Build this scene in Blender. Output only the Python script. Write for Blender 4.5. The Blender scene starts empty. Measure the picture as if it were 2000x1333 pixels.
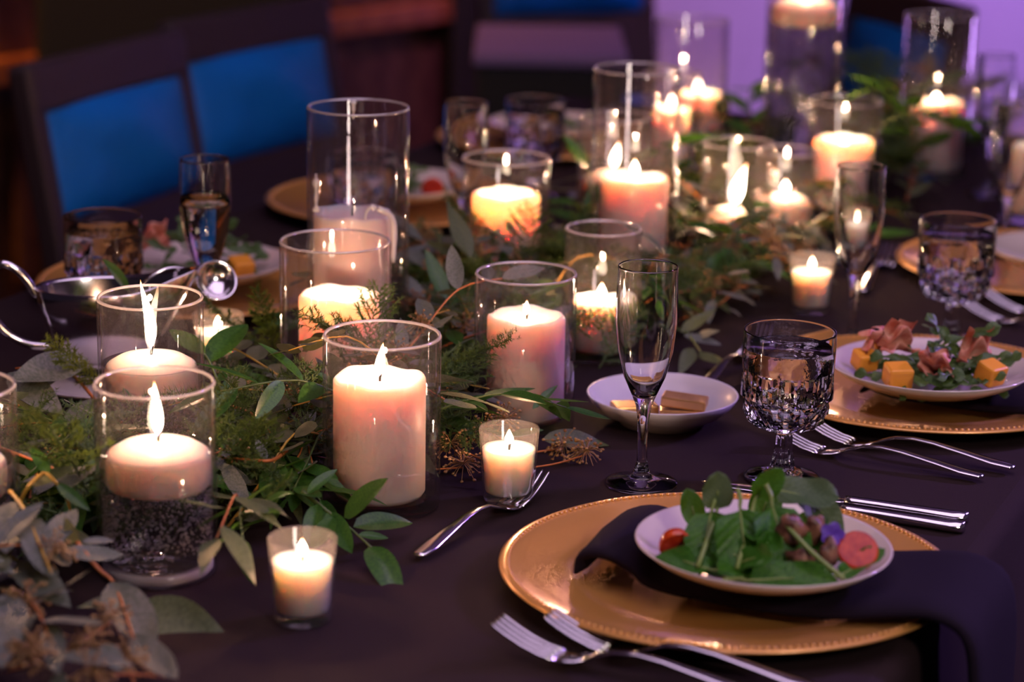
import bpy, math, random
from mathutils import Vector, Matrix, Euler
random.seed(7)
R = math.radians
scene = bpy.context.scene
COL = scene.collection

# ------------------------------------------------------------------ camera
TH = 0.76                      # table height
cd = bpy.data.cameras.new('camera')
cam = bpy.data.objects.new('camera', cd); COL.objects.link(cam)
cd.sensor_width = 36.0; cd.lens = 85.0; cd.clip_start = 0.05; cd.clip_end = 60
cam.location = (0, 0, TH + 0.66)
cam.rotation_euler = (Matrix.Rotation(R(75.0), 3, 'X') @ Matrix.Rotation(R(1.0), 3, 'Z')).to_euler()
cd.dof.use_dof = True; cd.dof.focus_distance = 2.06; cd.dof.aperture_fstop = 4.0; cd.dof.aperture_blades = 0
scene.camera = cam

# ------------------------------------------------------------------ world, exposure
w = bpy.data.worlds.new('dim_room'); scene.world = w; w.use_nodes = True
bg = w.node_tree.nodes['Background']; bg.inputs[0].default_value = (0.30, 0.20, 0.36, 1); bg.inputs[1].default_value = 0.030
vs = scene.view_settings
vs.view_transform = 'Standard'; vs.look = 'None'; vs.exposure = 0.22; vs.gamma = 1.0; vs.use_curve_mapping = False
cy = scene.cycles
cy.max_bounces = 8; cy.transparent_max_bounces = 20; cy.transmission_bounces = 7; cy.glossy_bounces = 3; cy.diffuse_bounces = 2
cy.caustics_reflective = False; cy.caustics_refractive = False; cy.blur_glossy = 0.4
cy.sample_clamp_indirect = 4.0; cy.use_denoising = True; cy.use_adaptive_sampling = True; cy.adaptive_threshold = 0.08; cy.adaptive_min_samples = 12

FLAME_COL = (1.0, 0.53, 0.29)

def spot(name, loc, target, power, color, angle, blend=0.6, size=0.08):
    l = bpy.data.lights.new(name, 'SPOT'); o = bpy.data.objects.new(name, l); COL.objects.link(o)
    l.energy = power; l.color = color; l.spot_size = R(angle); l.spot_blend = blend; l.shadow_soft_size = size
    o.location = loc
    o.rotation_euler = (Vector(target) - Vector(loc)).to_track_quat('-Z', 'Y').to_euler()
    return o
PURPLE = (0.52, 0.20, 1.0)
# stage lamps of the hall: purple wall washers, a purple wash on the table from the right, a soft house lamp behind the camera; plus added fills
spot('wall_wash_lamp', (0.8, 5.4, 2.7), (0.8, 7.0, 0.5), 230, (0.66, 0.26, 0.92), 75, 1.0, 0.15)
spot('wall_wash_lamp.001', (2.2, 5.4, 2.7), (2.2, 7.0, 0.5), 300, (0.42, 0.22, 1.0), 80, 1.0, 0.15)
spot('table_wash_lamp', (2.4, 3.0, 2.1), (0.62, 1.95, TH), 170, (0.46, 0.24, 1.0), 36, 1.0, 0.12)
spot('ceiling_wash_lamp', (1.8, 4.6, 0.5), (0.6, 3.2, 3.1), 60, (0.6, 0.32, 1.0), 110, 1.0, 0.15)
spot('house_lamp', (1.7, -1.2, 2.8), (0.0, 2.2, TH), 135, (1.0, 0.82, 0.74), 55, 1.0, 0.35)
spot('added_chair_fill', (-0.9, 2.9, 2.9), (-0.56, 3.75, TH), 30, (0.2, 0.45, 1.0), 26, 0.8, 0.06)  # added blue fill that brightens the chair cushions, no such fixture known
spot('added_wood_wall_fill', (-1.6, 4.2, 2.8), (-0.8, 5.9, 0.5), 210, (1.0, 0.40, 0.10), 80, 1.0, 0.1)  # added orange fill to warm and brighten the wood wall

def area(name, loc, size, power, color):
    l = bpy.data.lights.new(name, 'AREA'); o = bpy.data.objects.new(name, l); COL.objects.link(o)
    l.shape = 'RECTANGLE'; l.size, l.size_y = size; l.energy = power; l.color = color; o.location = loc; return o
spot('added_side_table_spot', (0.5, 5.1, 2.9), (0.07, 4.85, 0.75), 22, (0.55, 0.3, 1.0), 24, 0.8, 0.06)  # added spot, turns the small side table top purple
area('added_ceiling_fill', (0.6, 1.4, 3.15), (2.6, 3.0), 38, (0.86, 0.62, 0.95))  # added unseen lavender fill, also gives glass and cutlery soft reflections

# ------------------------------------------------------------------ materials
def mat(name):
    m = bpy.data.materials.new(name); m.use_nodes = True
    return m, m.node_tree.nodes, m.node_tree.links, m.node_tree.nodes['Principled BSDF']
def pbr(name, col, rough=0.5, metal=0.0, **kw):
    m, n, l, b = mat(name)
    b.inputs['Base Color'].default_value = (*col, 1); b.inputs['Roughness'].default_value = rough; b.inputs['Metallic'].default_value = metal
    for k, v in kw.items(): b.inputs[k.replace('_', ' ')].default_value = v
    return m
def noise_bump(m, scale, strength, dist=0.001, detail=4):
    n, l = m.node_tree.nodes, m.node_tree.links
    t = n.new('ShaderNodeTexNoise'); t.inputs['Scale'].default_value = scale; t.inputs['Detail'].default_value = detail
    c = n.new('ShaderNodeTexCoord'); l.new(c.outputs['Object'], t.inputs['Vector'])
    bp = n.new('ShaderNodeBump'); bp.inputs['Strength'].default_value = strength; bp.inputs['Distance'].default_value = dist
    l.new(t.outputs['Fac'], bp.inputs['Height']); l.new(bp.outputs['Normal'], n['Principled BSDF'].inputs['Normal'])
    return t
def noise_color(m, scale, ca, cb, lo=0.35, hi=0.65, detail=3):
    n, l = m.node_tree.nodes, m.node_tree.links
    t = n.new('ShaderNodeTexNoise'); t.inputs['Scale'].default_value = scale; t.inputs['Detail'].default_value = detail
    c = n.new('ShaderNodeTexCoord'); l.new(c.outputs['Object'], t.inputs['Vector'])
    r = n.new('ShaderNodeValToRGB'); r.color_ramp.elements[0].position = lo; r.color_ramp.elements[1].position = hi
    r.color_ramp.elements[0].color = (*ca, 1); r.color_ramp.elements[1].color = (*cb, 1)
    l.new(t.outputs['Fac'], r.inputs['Fac']); l.new(r.outputs['Color'], n['Principled BSDF'].inputs['Base Color'])
def thin_glass(name, tint=(0.97, 0.95, 0.96), base=0.06, rough=0.015, power=4.0, haze=0.006):
    m = bpy.data.materials.new(name); m.use_nodes = True; n, l = m.node_tree.nodes, m.node_tree.links
    n.remove(n['Principled BSDF']); out = n['Material Output']
    lw = n.new('ShaderNodeLayerWeight'); lw.inputs['Blend'].default_value = 0.5
    p = n.new('ShaderNodeMath'); p.operation = 'POWER'; p.inputs[1].default_value = power; l.new(lw.outputs['Facing'], p.inputs[0])
    a = n.new('ShaderNodeMath'); a.operation = 'MULTIPLY_ADD'; a.inputs[1].default_value = 0.75; a.inputs[2].default_value = base; l.new(p.outputs[0], a.inputs[0])
    tr = n.new('ShaderNodeBsdfTransparent'); tr.inputs[0].default_value = (*tint, 1)
    g = n.new('ShaderNodeBsdfGlossy'); g.inputs['Roughness'].default_value = rough
    mx = n.new('ShaderNodeMixShader'); l.new(a.outputs[0], mx.inputs[0]); l.new(tr.outputs[0], mx.inputs[1]); l.new(g.outputs[0], mx.inputs[2])
    tl = n.new('ShaderNodeBsdfTranslucent'); tl.inputs[0].default_value = (0.9, 0.88, 0.88, 1)
    df = n.new('ShaderNodeBsdfDiffuse'); df.inputs[0].default_value = (0.9, 0.88, 0.88, 1)
    hz = n.new('ShaderNodeMixShader'); hz.inputs[0].default_value = 0.5; l.new(tl.outputs[0], hz.inputs[1]); l.new(df.outputs[0], hz.inputs[2])
    m2 = n.new('ShaderNodeMixShader'); m2.inputs[0].default_value = haze; l.new(mx.outputs[0], m2.inputs[1]); l.new(hz.outputs[0], m2.inputs[2])
    l.new(m2.outputs[0], out.inputs['Surface']); return m
def leaf_mat(name, ca, cb, rough=0.4, trans=0.25, tcol=(0.25, 0.4, 0.05), spec=0.5, scale=30):
    m, n, l, b = mat(name)
    noise_color(m, scale, ca, cb)
    b.inputs['Roughness'].default_value = rough; b.inputs['Specular IOR Level'].default_value = spec
    t = n.new('ShaderNodeBsdfTranslucent'); t.inputs[0].default_value = (*tcol, 1)
    mx = n.new('ShaderNodeMixShader'); mx.inputs[0].default_value = trans
    l.new(b.outputs[0], mx.inputs[1]); l.new(t.outputs[0], mx.inputs[2]); l.new(mx.outputs[0], n['Material Output'].inputs['Surface'])
    return m

M = {}
M['cloth'] = pbr('tablecloth_fabric', (0.022, 0.0115, 0.013), 0.9, Specular_IOR_Level=0.15); noise_bump(M['cloth'], 900, 0.35, 0.0006)
M['napkin'] = pbr('napkin_fabric', (0.012, 0.007, 0.015), 0.9, Specular_IOR_Level=0.12); noise_bump(M['napkin'], 700, 0.4, 0.0008)
M['glass'] = thin_glass('vase_glass')
M['votive_glass'] = thin_glass('votive_glass', (0.96, 0.95, 0.96), 0.05, 0.02, 3.0, 0.03)
M['rim_glass'] = thin_glass('hazed_glass_rim', (0.9, 0.88, 0.9), 0.16, 0.12, 1.5, 0.30)  # pale haze puts the glow of guided light into the rim material
M['solid_glass'] = pbr('clear_glass', (1, 1, 1), 0.0, Transmission_Weight=1.0, IOR=1.48)
M['water'] = pbr('water', (1, 1, 1), 0.0, Transmission_Weight=1.0, IOR=1.33)
def lighten_water(m, fac):
    n, l = m.node_tree.nodes, m.node_tree.links
    t = n.new('ShaderNodeBsdfTransparent'); mx = n.new('ShaderNodeMixShader'); mx.inputs[0].default_value = fac
    l.new(n['Principled BSDF'].outputs[0], mx.inputs[1]); l.new(t.outputs[0], mx.inputs[2]); l.new(mx.outputs[0], n['Material Output'].inputs['Surface'])
lighten_water(M['water'], 0.48)
M['base_glass'] = thin_glass('hazed_base_glass', (0.95, 0.92, 0.92), 0.12, 0.1, 1.5, 0.65)  # glow of the light-catching base put in as pale haze
M['bubble'] = thin_glass('air_bubble', (0.9, 0.88, 0.88), 0.20, 0.05, 1.5, 0.85)  # pale haze brightens the bubbles in place of light missing under water
M['icy_water'] = pbr('icy_water', (0.97, 0.97, 1), 0.03, Transmission_Weight=1.0, IOR=1.33); noise_bump(M['icy_water'], 60, 0.25, 0.003)
M['wine'] = pbr('sparkling_wine', (1.0, 0.93, 0.74), 0.0, Transmission_Weight=1.0, IOR=1.34)
def wax(name, col, radius, scale):
    m = pbr(name, col, 0.42, Subsurface_Weight=1.0, Subsurface_Scale=scale, Specular_IOR_Level=0.4)
    m.node_tree.nodes['Principled BSDF'].inputs['Subsurface Radius'].default_value = radius
    noise_bump(m, 60, 0.06, 0.002); return m
M['wax'] = wax('cream_wax', (0.92, 0.74, 0.64), (1.0, 0.60, 0.45), 0.032)
M['wax_votive'] = wax('votive_wax', (0.93, 0.77, 0.67), (1.0, 0.62, 0.47), 0.038)
M['wax_float'] = wax('floating_candle_wax', (0.93, 0.75, 0.65), (1.0, 0.56, 0.42), 0.050)
M['wick'] = pbr('charred_wick', (0.01, 0.008, 0.007), 0.9)
def flame_mat():
    m = bpy.data.materials.new('candle_flame'); m.use_nodes = True; n, l = m.node_tree.nodes, m.node_tree.links
    n.remove(n['Principled BSDF']); out = n['Material Output']
    tc = n.new('ShaderNodeTexCoord'); sp = n.new('ShaderNodeSeparateXYZ'); l.new(tc.outputs['Generated'], sp.inputs[0])
    r = n.new('ShaderNodeValToRGB'); e = r.color_ramp.elements
    e[0].position = 0.0; e[0].color = (0.35, 0.25, 0.9, 1); e[1].position = 0.12; e[1].color = (1, 0.80, 0.55, 1)
    x = e.new(0.75); x.color = (1, 0.78, 0.5, 1); x = e.new(1.0); x.color = (1, 0.30, 0.06, 1)
    s = n.new('ShaderNodeValToRGB'); f = s.color_ramp.elements
    f[0].position = 0.0; f[0].color = (0.10, 0.10, 0.10, 1); f[1].position = 0.18; f[1].color = (1, 1, 1, 1)
    y = f.new(0.7); y.color = (1, 1, 1, 1); y = f.new(1.0); y.color = (0.10, 0.10, 0.10, 1)
    l.new(sp.outputs['Z'], r.inputs[0]); l.new(sp.outputs['Z'], s.inputs[0])
    k = n.new('ShaderNodeMath'); k.operation = 'MULTIPLY'; k.inputs[1].default_value = 14.0; l.new(s.outputs[0], k.inputs[0])
    em = n.new('ShaderNodeEmission'); l.new(r.outputs[0], em.inputs[0]); l.new(k.outputs[0], em.inputs[1])
    tr = n.new('ShaderNodeBsdfTransparent'); ad = n.new('ShaderNodeAddShader'); l.new(em.outputs[0], ad.inputs[0]); l.new(tr.outputs[0], ad.inputs[1])
    l.new(ad.outputs[0], out.inputs['Surface']); m.cycles.emission_sampling = 'NONE'; return m
M['flame'] = flame_mat()
M['gold'] = pbr('gold_lacquer', (0.80, 0.40, 0.10), 0.28, 0.45, Coat_Weight=0.8, Coat_Roughness=0.10)
M['silver'] = pbr('polished_steel', (0.78, 0.75, 0.76), 0.14, 1.0)
M['ceramic'] = pbr('white_ceramic', (0.62, 0.58, 0.60), 0.18)
M['saladplate'] = pbr('pearl_glazed_plate', (0.66, 0.56, 0.50), 0.16, Coat_Weight=0.5)
M['butter_foil'] = pbr('gold_foil', (0.62, 0.36, 0.12), 0.32, 0.8); noise_bump(M['butter_foil'], 160, 0.5, 0.001)
M['ruscus'] = leaf_mat('ruscus_leaf', (0.013, 0.062, 0.010), (0.052, 0.145, 0.020), 0.3, 0.22, (0.16, 0.34, 0.03))
M['euc'] = leaf_mat('grey_eucalyptus_leaf', (0.075, 0.095, 0.065), (0.17, 0.18, 0.15), 0.5, 0.18, (0.28, 0.30, 0.08))
M['euc_olive'] = leaf_mat('olive_eucalyptus_leaf', (0.045, 0.068, 0.018), (0.11, 0.13, 0.048), 0.5, 0.2, (0.25, 0.28, 0.06))
M['dollar'] = leaf_mat('round_eucalyptus_leaf', (0.06, 0.07, 0.028), (0.135, 0.135, 0.07), 0.5, 0.2, (0.3, 0.28, 0.08))
M['fern'] = leaf_mat('fern_needles', (0.028, 0.065, 0.012), (0.085, 0.14, 0.022), 0.55, 0.3, (0.2, 0.3, 0.04))
M['fern_yellow'] = leaf_mat('young_fern_needles', (0.06, 0.11, 0.012), (0.17, 0.21, 0.025), 0.55, 0.35, (0.4, 0.45, 0.04))
M['stem_green'] = pbr('green_stem', (0.07, 0.11, 0.03), 0.5)
M['stem_orange'] = pbr('orange_stem', (0.42, 0.13, 0.03), 0.45)
M['stem_yellow'] = pbr('yellow_stem', (0.42, 0.25, 0.03), 0.45)
M['seed'] = pbr('golden_seed', (0.30, 0.15, 0.045), 0.5); noise_color(M['seed'], 90, (0.22, 0.10, 0.03), (0.40, 0.24, 0.08))
M['spinach'] = leaf_mat('spinach_leaf', (0.014, 0.080, 0.005), (0.055, 0.190, 0.014), 0.42, 0.22, (0.16, 0.40, 0.02), 0.3, 25)
M['spinach_back'] = leaf_mat('pale_spinach_leaf', (0.04, 0.085, 0.03), (0.08, 0.14, 0.05), 0.55, 0.2, (0.2, 0.3, 0.08))
for nm_ in ('spinach', 'spinach_back'):
    n_, l_ = M[nm_].node_tree.nodes, M[nm_].node_tree.links
    tc_ = n_.new('ShaderNodeTexCoord'); sp_ = n_.new('ShaderNodeSeparateXYZ'); l_.new(tc_.outputs['Object'], sp_.inputs[0])
    ab_ = n_.new('ShaderNodeMath'); ab_.operation = 'ABSOLUTE'; l_.new(sp_.outputs['Y'], ab_.inputs[0])
    ad_ = n_.new('ShaderNodeMath'); ad_.operation = 'MULTIPLY_ADD'; ad_.inputs[1].default_value = -1.1; l_.new(ab_.outputs[0], ad_.inputs[0]); l_.new(sp_.outputs['X'], ad_.inputs[2])
    si_ = n_.new('ShaderNodeMath'); si_.operation = 'MULTIPLY'; si_.inputs[1].default_value = 52.0; l_.new(ad_.outputs[0], si_.inputs[0])
    sn_ = n_.new('ShaderNodeMath'); sn_.operation = 'SINE'; l_.new(si_.outputs[0], sn_.inputs[0])
    b_ = n_.new('ShaderNodeBump'); b_.inputs['Strength'].default_value = 0.12; b_.inputs['Distance'].default_value = 0.01; l_.new(sn_.outputs[0], b_.inputs['Height'])
    l_.new(b_.outputs['Normal'], n_['Principled BSDF'].inputs['Normal'])
M['spinach_stem'] = pbr('spinach_stem', (0.20, 0.28, 0.06), 0.4)
M['arugula'] = leaf_mat('arugula_leaf', (0.03, 0.075, 0.018), (0.09, 0.16, 0.04), 0.45, 0.2, (0.2, 0.35, 0.05))
M['tomato'] = pbr('tomato_skin', (0.60, 0.045, 0.008), 0.2, Coat_Weight=0.4); noise_color(M['tomato'], 120, (0.5, 0.03, 0.005), (0.75, 0.12, 0.02))
M['tomato_flesh'] = pbr('tomato_flesh', (0.7, 0.12, 0.05), 0.25); noise_color(M['tomato_flesh'], 140, (0.36, 0.010, 0.003), (0.60, 0.05, 0.012))
M['squash'] = pbr('orange_squash', (0.85, 0.34, 0.025), 0.45)
M['ham'] = pbr('cured_ham', (0.62, 0.20, 0.12), 0.45); noise_color(M['ham'], 70, (0.55, 0.12, 0.06), (0.8, 0.42, 0.32))
M['bacon'] = pbr('roasted_mushroom', (0.16, 0.06, 0.03), 0.4); noise_color(M['bacon'], 110, (0.06, 0.02, 0.012), (0.32, 0.14, 0.08)); 
M['violet'] = pbr('violet_petal', (0.13, 0.05, 0.45), 0.5)
M['chairwood'] = pbr('dark_chair_wood', (0.035, 0.018, 0.018), 0.5)
M['bluefabric'] = pbr('blue_satin', (0.002, 0.125, 0.42), 0.55, Specular_IOR_Level=0.25); noise_bump(M['bluefabric'], 9, 0.5, 0.02)
M['carpet'] = pbr('dark_carpet', (0.03, 0.015, 0.014), 0.95); noise_bump(M['carpet'], 300, 0.6, 0.003)
M['whitewall'] = pbr('painted_wall', (0.55, 0.52, 0.55), 0.8); noise_bump(M['whitewall'], 60, 0.1, 0.002)
M['darkwall'] = pbr('dark_wall', (0.05, 0.028, 0.022), 0.8); noise_bump(M['darkwall'], 60, 0.1, 0.002)
M['ceil'] = pbr('ceiling_paint', (0.4, 0.38, 0.4), 0.9); noise_bump(M['ceil'], 40, 0.1, 0.002)
M['woodpanel'] = pbr('brown_wood_panel', (0.10, 0.04, 0.02), 0.5)
def woodify(m, ca, cb):
    n, l = m.node_tree.nodes, m.node_tree.links
    t = n.new('ShaderNodeTexWave'); t.inputs['Scale'].default_value = 3.0; t.inputs['Distortion'].default_value = 6.0; t.inputs['Detail'].default_value = 3
    c = n.new('ShaderNodeTexCoord'); mp = n.new('ShaderNodeMapping'); mp.inputs['Scale'].default_value = (1, 1, 6)
    l.new(c.outputs['Object'], mp.inputs[0]); l.new(mp.outputs[0], t.inputs['Vector'])
    r = n.new('ShaderNodeValToRGB'); r.color_ramp.elements[0].color = (*ca, 1); r.color_ramp.elements[1].color = (*cb, 1)
    l.new(t.outputs['Fac'], r.inputs[0]); l.new(r.outputs[0], n['Principled BSDF'].inputs['Base Color'])
woodify(M['woodpanel'], (0.085, 0.032, 0.014), (0.14, 0.06, 0.026))
M['woodtrim'] = pbr('orange_wood_trim', (0.32, 0.10, 0.03), 0.35); woodify(M['woodtrim'], (0.28, 0.085, 0.025), (0.38, 0.13, 0.04))
M['blackdrape'] = pbr('black_drape', (0.006, 0.006, 0.006), 0.9)
M['purplecloth'] = pbr('purple_light_table_cloth', (0.15, 0.10, 0.22), 0.8)  # purple light on the table top is put into the cloth colour

# ------------------------------------------------------------------ mesh helpers
def mesh(name, v, f, smooth=True):
    me = bpy.data.meshes.new(name); me.from_pydata([tuple(p) for p in v], [], f); me.validate(clean_customdata=False)
    if smooth:
        for p in me.polygons: p.use_smooth = True
    me.update(); return me
def put(name, me, m, parent=None, mw=None):
    if m is not None and not me.materials: me.materials.append(m)
    o = bpy.data.objects.new(name, me); COL.objects.link(o)
    if parent is not None: o.parent = parent
    if mw is not None: o.matrix_local = mw
    return o
def tag(o, label, cat, group=None, kind=None):
    o['label'] = label
    if cat: o['category'] = cat
    if group: o['group'] = group
    if kind: o['kind'] = kind
    return o
def thing(name, label, cat, loc=(0, 0, 0), rz=0.0, group=None):
    o = bpy.data.objects.new(name, None); COL.objects.link(o); o.empty_display_size = 0.02
    o.location = loc; o.rotation_euler = (0, 0, rz)
    return tag(o, label, cat, group)
def struct(name, me, m, label=None, parent=None):
    o = put(name, me, m, parent)
    if parent is None: o['kind'] = 'structure'
    if label: o['label'] = label
    return o
def lathe(prof, n=48):
    v, f, rings = [], [], []
    for (r, z) in prof:
        if r < 1e-6: rings.append([len(v)]); v.append((0, 0, z))
        else:
            rings.append(list(range(len(v), len(v) + n)))
            v += [(r * math.cos(2 * math.pi * i / n), r * math.sin(2 * math.pi * i / n), z) for i in range(n)]
    for a, b in zip(rings, rings[1:]):
        for i in range(n):
            j = (i + 1) % n
            if len(a) == 1 and len(b) == 1: continue
            if len(a) == 1: f.append((a[0], b[j], b[i]))
            elif len(b) == 1: f.append((a[i], a[j], b[0]))
            else: f.append((a[i], a[j], b[j], b[i]))
    return v, f
def L(name, prof, n=48): return mesh(name, *lathe(prof, n))
def closed_lathe(prof, n=48): return lathe(prof + [prof[0]], n)
def box(x0, x1, y0, y1, z0, z1, b=0.0):
    v = [(x, y, z) for x in (x0, x1) for y in (y0, y1) for z in (z0, z1)]
    f = [(0, 1, 3, 2), (4, 6, 7, 5), (0, 4, 5, 1), (2, 3, 7, 6), (0, 2, 6, 4), (1, 5, 7, 3)]
    return v, f
def bevel_box(name, x0, x1, y0, y1, z0, z1, b=0.01, seg=2):
    import bmesh
    v, f = box(x0, x1, y0, y1, z0, z1)
    bm = bmesh.new(); vs_ = [bm.verts.new(p) for p in v]
    for q in f: bm.faces.new([vs_[i] for i in q])
    bmesh.ops.bevel(bm, geom=list(bm.edges), offset=b, segments=seg, affect='EDGES', profile=0.5)
    bmesh.ops.recalc_face_normals(bm, faces=bm.faces)
    me = bpy.data.meshes.new(name); bm.to_mesh(me); bm.free(); return me
def tube(pts, rad, n=6, cap=True):
    v, f = [], []; P = [Vector(p) for p in pts]
    up = Vector((0.13, 0.21, 0.97))
    for i, p in enumerate(P):
        t = (P[min(i + 1, len(P) - 1)] - P[max(i - 1, 0)]).normalized()
        a = t.cross(up)
        if a.length < 1e-4: a = t.cross(Vector((1, 0, 0)))
        a.normalize(); b = t.cross(a)
        r = rad[i] if isinstance(rad, (list, tuple)) else rad
        for k in range(n):
            c = 2 * math.pi * k / n
            v.append(p + a * (r * math.cos(c)) + b * (r * math.sin(c)))
    for i in range(len(P) - 1):
        for k in range(n):
            f.append((i * n + k, i * n + (k + 1) % n, (i + 1) * n + (k + 1) % n, (i + 1) * n + k))
    if cap: f.append(tuple(range(n - 1, -1, -1))); f.append(tuple((len(P) - 1) * n + k for k in range(n)))
    return v, f
def join(parts):
    v, f = [], []
    for a, b in parts:
        o = len(v); v += list(a); f += [tuple(i + o for i in q) for q in b]
    return v, f
def xf(vf, m): return [m @ Vector(p) for p in vf[0]], vf[1]
def spline(pts, n=24):
    P = [Vector(p) for p in pts]; out = []
    for i in range(len(P) - 1):
        p0, p1, p2, p3 = P[max(i - 1, 0)], P[i], P[i + 1], P[min(i + 2, len(P) - 1)]
        k = max(2, n // (len(P) - 1))
        for j in range(k):
            t = j / k
            out.append(0.5 * ((2 * p1) + (p2 - p0) * t + (2 * p0 - 5 * p1 + 4 * p2 - p3) * t * t + (3 * p1 - p0 - 3 * p2 + p3) * t ** 3))
    out.append(P[-1]); return out
AX = R(23.3); SA, CA = math.sin(AX), math.cos(AX)
def T(u, v, z=0.0): return Vector((u * SA + v * CA, u * CA - v * SA, TH + z))     # along / across the table
AZ = -AX                                                                       # z rotation: local +Y along the table, local +X towards its near edge
def smoothstep(a, b, x):
    t = max(0.0, min(1.0, (x - a) / (b - a))); return t * t * (3 - 2 * t)

# ================================================================== the room
def plane(name, pts, m, label): return struct(name, mesh(name, pts, [(0, 1, 2, 3)], False), m, label)
plane('floor', [(-5, -3, 0), (5, -3, 0), (5, 10, 0), (-5, 10, 0)], M['carpet'], 'dark carpeted floor of the hall')
plane('ceiling', [(-5, -3, 3.2), (-5, 10, 3.2), (5, 10, 3.2), (5, -3, 3.2)], M['ceil'], 'ceiling of the hall')
plane('wall_back', [(-5, 9.2, 0), (5, 9.2, 0), (5, 9.2, 3.2), (-5, 9.2, 3.2)], M['darkwall'], 'dark far wall of the hall')
plane('wall_right', [(4.6, -3, 0), (4.6, 10, 0), (4.6, 10, 3.2), (4.6, -3, 3.2)], M['whitewall'], 'pale side wall of the hall')
struct('wall_far_right', mesh('wall_far_right', *box(0.235, 4.6, 7.0, 7.15, 0, 3.2), False), M['whitewall'], 'pale wall washed in purple light')
# wood panelled wall with horizontal trim, behind the blue chairs
wl_a, wl_b = Vector((-3.0, 2.95, 0)), Vector((-0.17, 6.58, 0))
wd = (wl_b - wl_a); wlen = wd.length; wdir = wd.normalized(); wn = Vector((wdir.y, -wdir.x, 0))
WM = Matrix(((wdir.x, wn.x, 0, wl_a.x), (wdir.y, wn.y, 0, wl_a.y), (0, 0, 1, 0), (0, 0, 0, 1)))   # local x along, y towards the room
wl = struct('wall_left', mesh('wall_left', *box(0, wlen, -0.12, 0, 0, 3.2), False), M['woodpanel'], 'brown wood panelled wall behind the blue chairs'); wl.matrix_world = WM
tr_me = bevel_box('trim_rail', 0, wlen, 0, 0.05, 0.565, 0.625, 0.008)
for nm, dz in (('trim_1', 0.0), ('trim_2', 0.47)):
    t_ = struct(nm, tr_me, M['woodtrim'], 'orange-brown wooden rail running along the panelled wall'); t_.matrix_world = WM @ Matrix.Translation((0, 0, dz))
pn_me = bevel_box('panel', 0.03, 0.55, 0.0, 0.02, 0.1, 0.52, 0.012)
k = 0
while 0.6 * (k + 1) < wlen:
    put('panel', pn_me, M['woodpanel'], wl, Matrix.Translation((0.6 * k, 0, 0))); k += 1
co = struct('wall_dark_standin', bevel_box('wall_dark_standin', -0.30, 0.30, -0.12, 0.12, 0, 3.2, 0.02), M['blackdrape'], 'black column standing in for an unidentified dark mass before the panelled wall')  # added column, stands in for a black mass of unclear nature
co.location = (-0.70, 5.05, 0); co.rotation_euler = (0, 0, R(10))
co3 = struct('wall_column_far', bevel_box('wall_column_far', -0.05, 0.05, -0.05, 0.05, 0, 3.2, 0.01), M['blackdrape'], 'dark post before the purple wall'); co3.location = (0.90, 6.2, 0)
co2 = struct('wall_end_post', bevel_box('wall_end_post', -0.06, 0.06, -0.06, 0.06, 0, 3.2, 0.01), M['blackdrape'], 'black post at the end of the panelled wall'); co2.location = (-0.12, 6.55, 0)

# ================================================================== tablecloth
V0, V1_, U0, U1 = -1.56, -0.376, 0.75, 3.78
def tablecloth():
    # rings from the top inwards to the hem, around the rounded rectangle
    n_long, n_short = 150, 52
    per = []
    for i in range(n_long): per.append((V1_, U0 + (U1 - U0) * i / n_long, 1, 0))
    for i in range(n_short): per.append((V1_ - (V1_ - V0) * i / n_short, U1, 0, 1))
    for i in range(n_long): per.append((V0, U1 - (U1 - U0) * i / n_long, -1, 0))
    for i in range(n_short): per.append((V0 + (V1_ - V0) * i / n_short, U0, 0, -1))
    rows = [(-0.012, 0.0, 0), (-0.005, -0.002, 0), (0.0, -0.007, 0), (0.002, -0.015, 0)] + [(0.003, -0.03 - 0.215 * (j / 12), (j / 12) * 0.55) for j in range(0, 13)]
    v, f = [], []; n = len(per)
    for (off, z, s) in rows:
        for i, (a, b, na, nb) in enumerate(per):
            fold = s * (0.022 * math.sin(i * 0.55) + 0.012 * math.sin(i * 0.23 + 1.0)) + 0.03 * s
            v.append(T(b + nb * (off + fold), a + na * (off + fold), z))
    for r in range(len(rows) - 1):
        for i in range(n):
            j = (i + 1) % n; f.append((r * n + i, (r + 1) * n + i, (r + 1) * n + j, r * n + j))
    o = len(v); nu, nv = 120, 44
    for a in range(nu + 1):
        for b in range(nv + 1): v.append(T(U0 + .012 + (U1 - U0 - .024) * a / nu, V0 + .012 + (V1_ - V0 - .024) * b / nv, 0))
    for a in range(nu):
        for b in range(nv): q = o + a * (nv + 1) + b; f.append((q, q + nv + 1, q + nv + 2, q + 1))
    return mesh('tablecloth', v, f)
tag(put('tablecloth', tablecloth(), M['cloth']), 'dark plum tablecloth covering the long candlelit table hanging over its edges', 'tablecloth')
dt = thing('dining_table', 'long table hidden under the dark plum tablecloth', 'table', T((U0 + U1) / 2, (V0 + V1_) / 2, -TH), AZ)
put('table_top', bevel_box('table_top', -.585, .585, -(U1 - U0) / 2 + .006, (U1 - U0) / 2 - .006, TH - .034, TH - .0025, .004), M['woodpanel'], dt)
for sx in (-1, 1):
    for sy in (-1, 1): put('leg', bevel_box('leg', -.03, .03, -.03, .03, 0, TH - .034, .005), M['woodpanel'], dt, Matrix.Translation((sx * .42, sy * 1.30, 0)))

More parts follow.
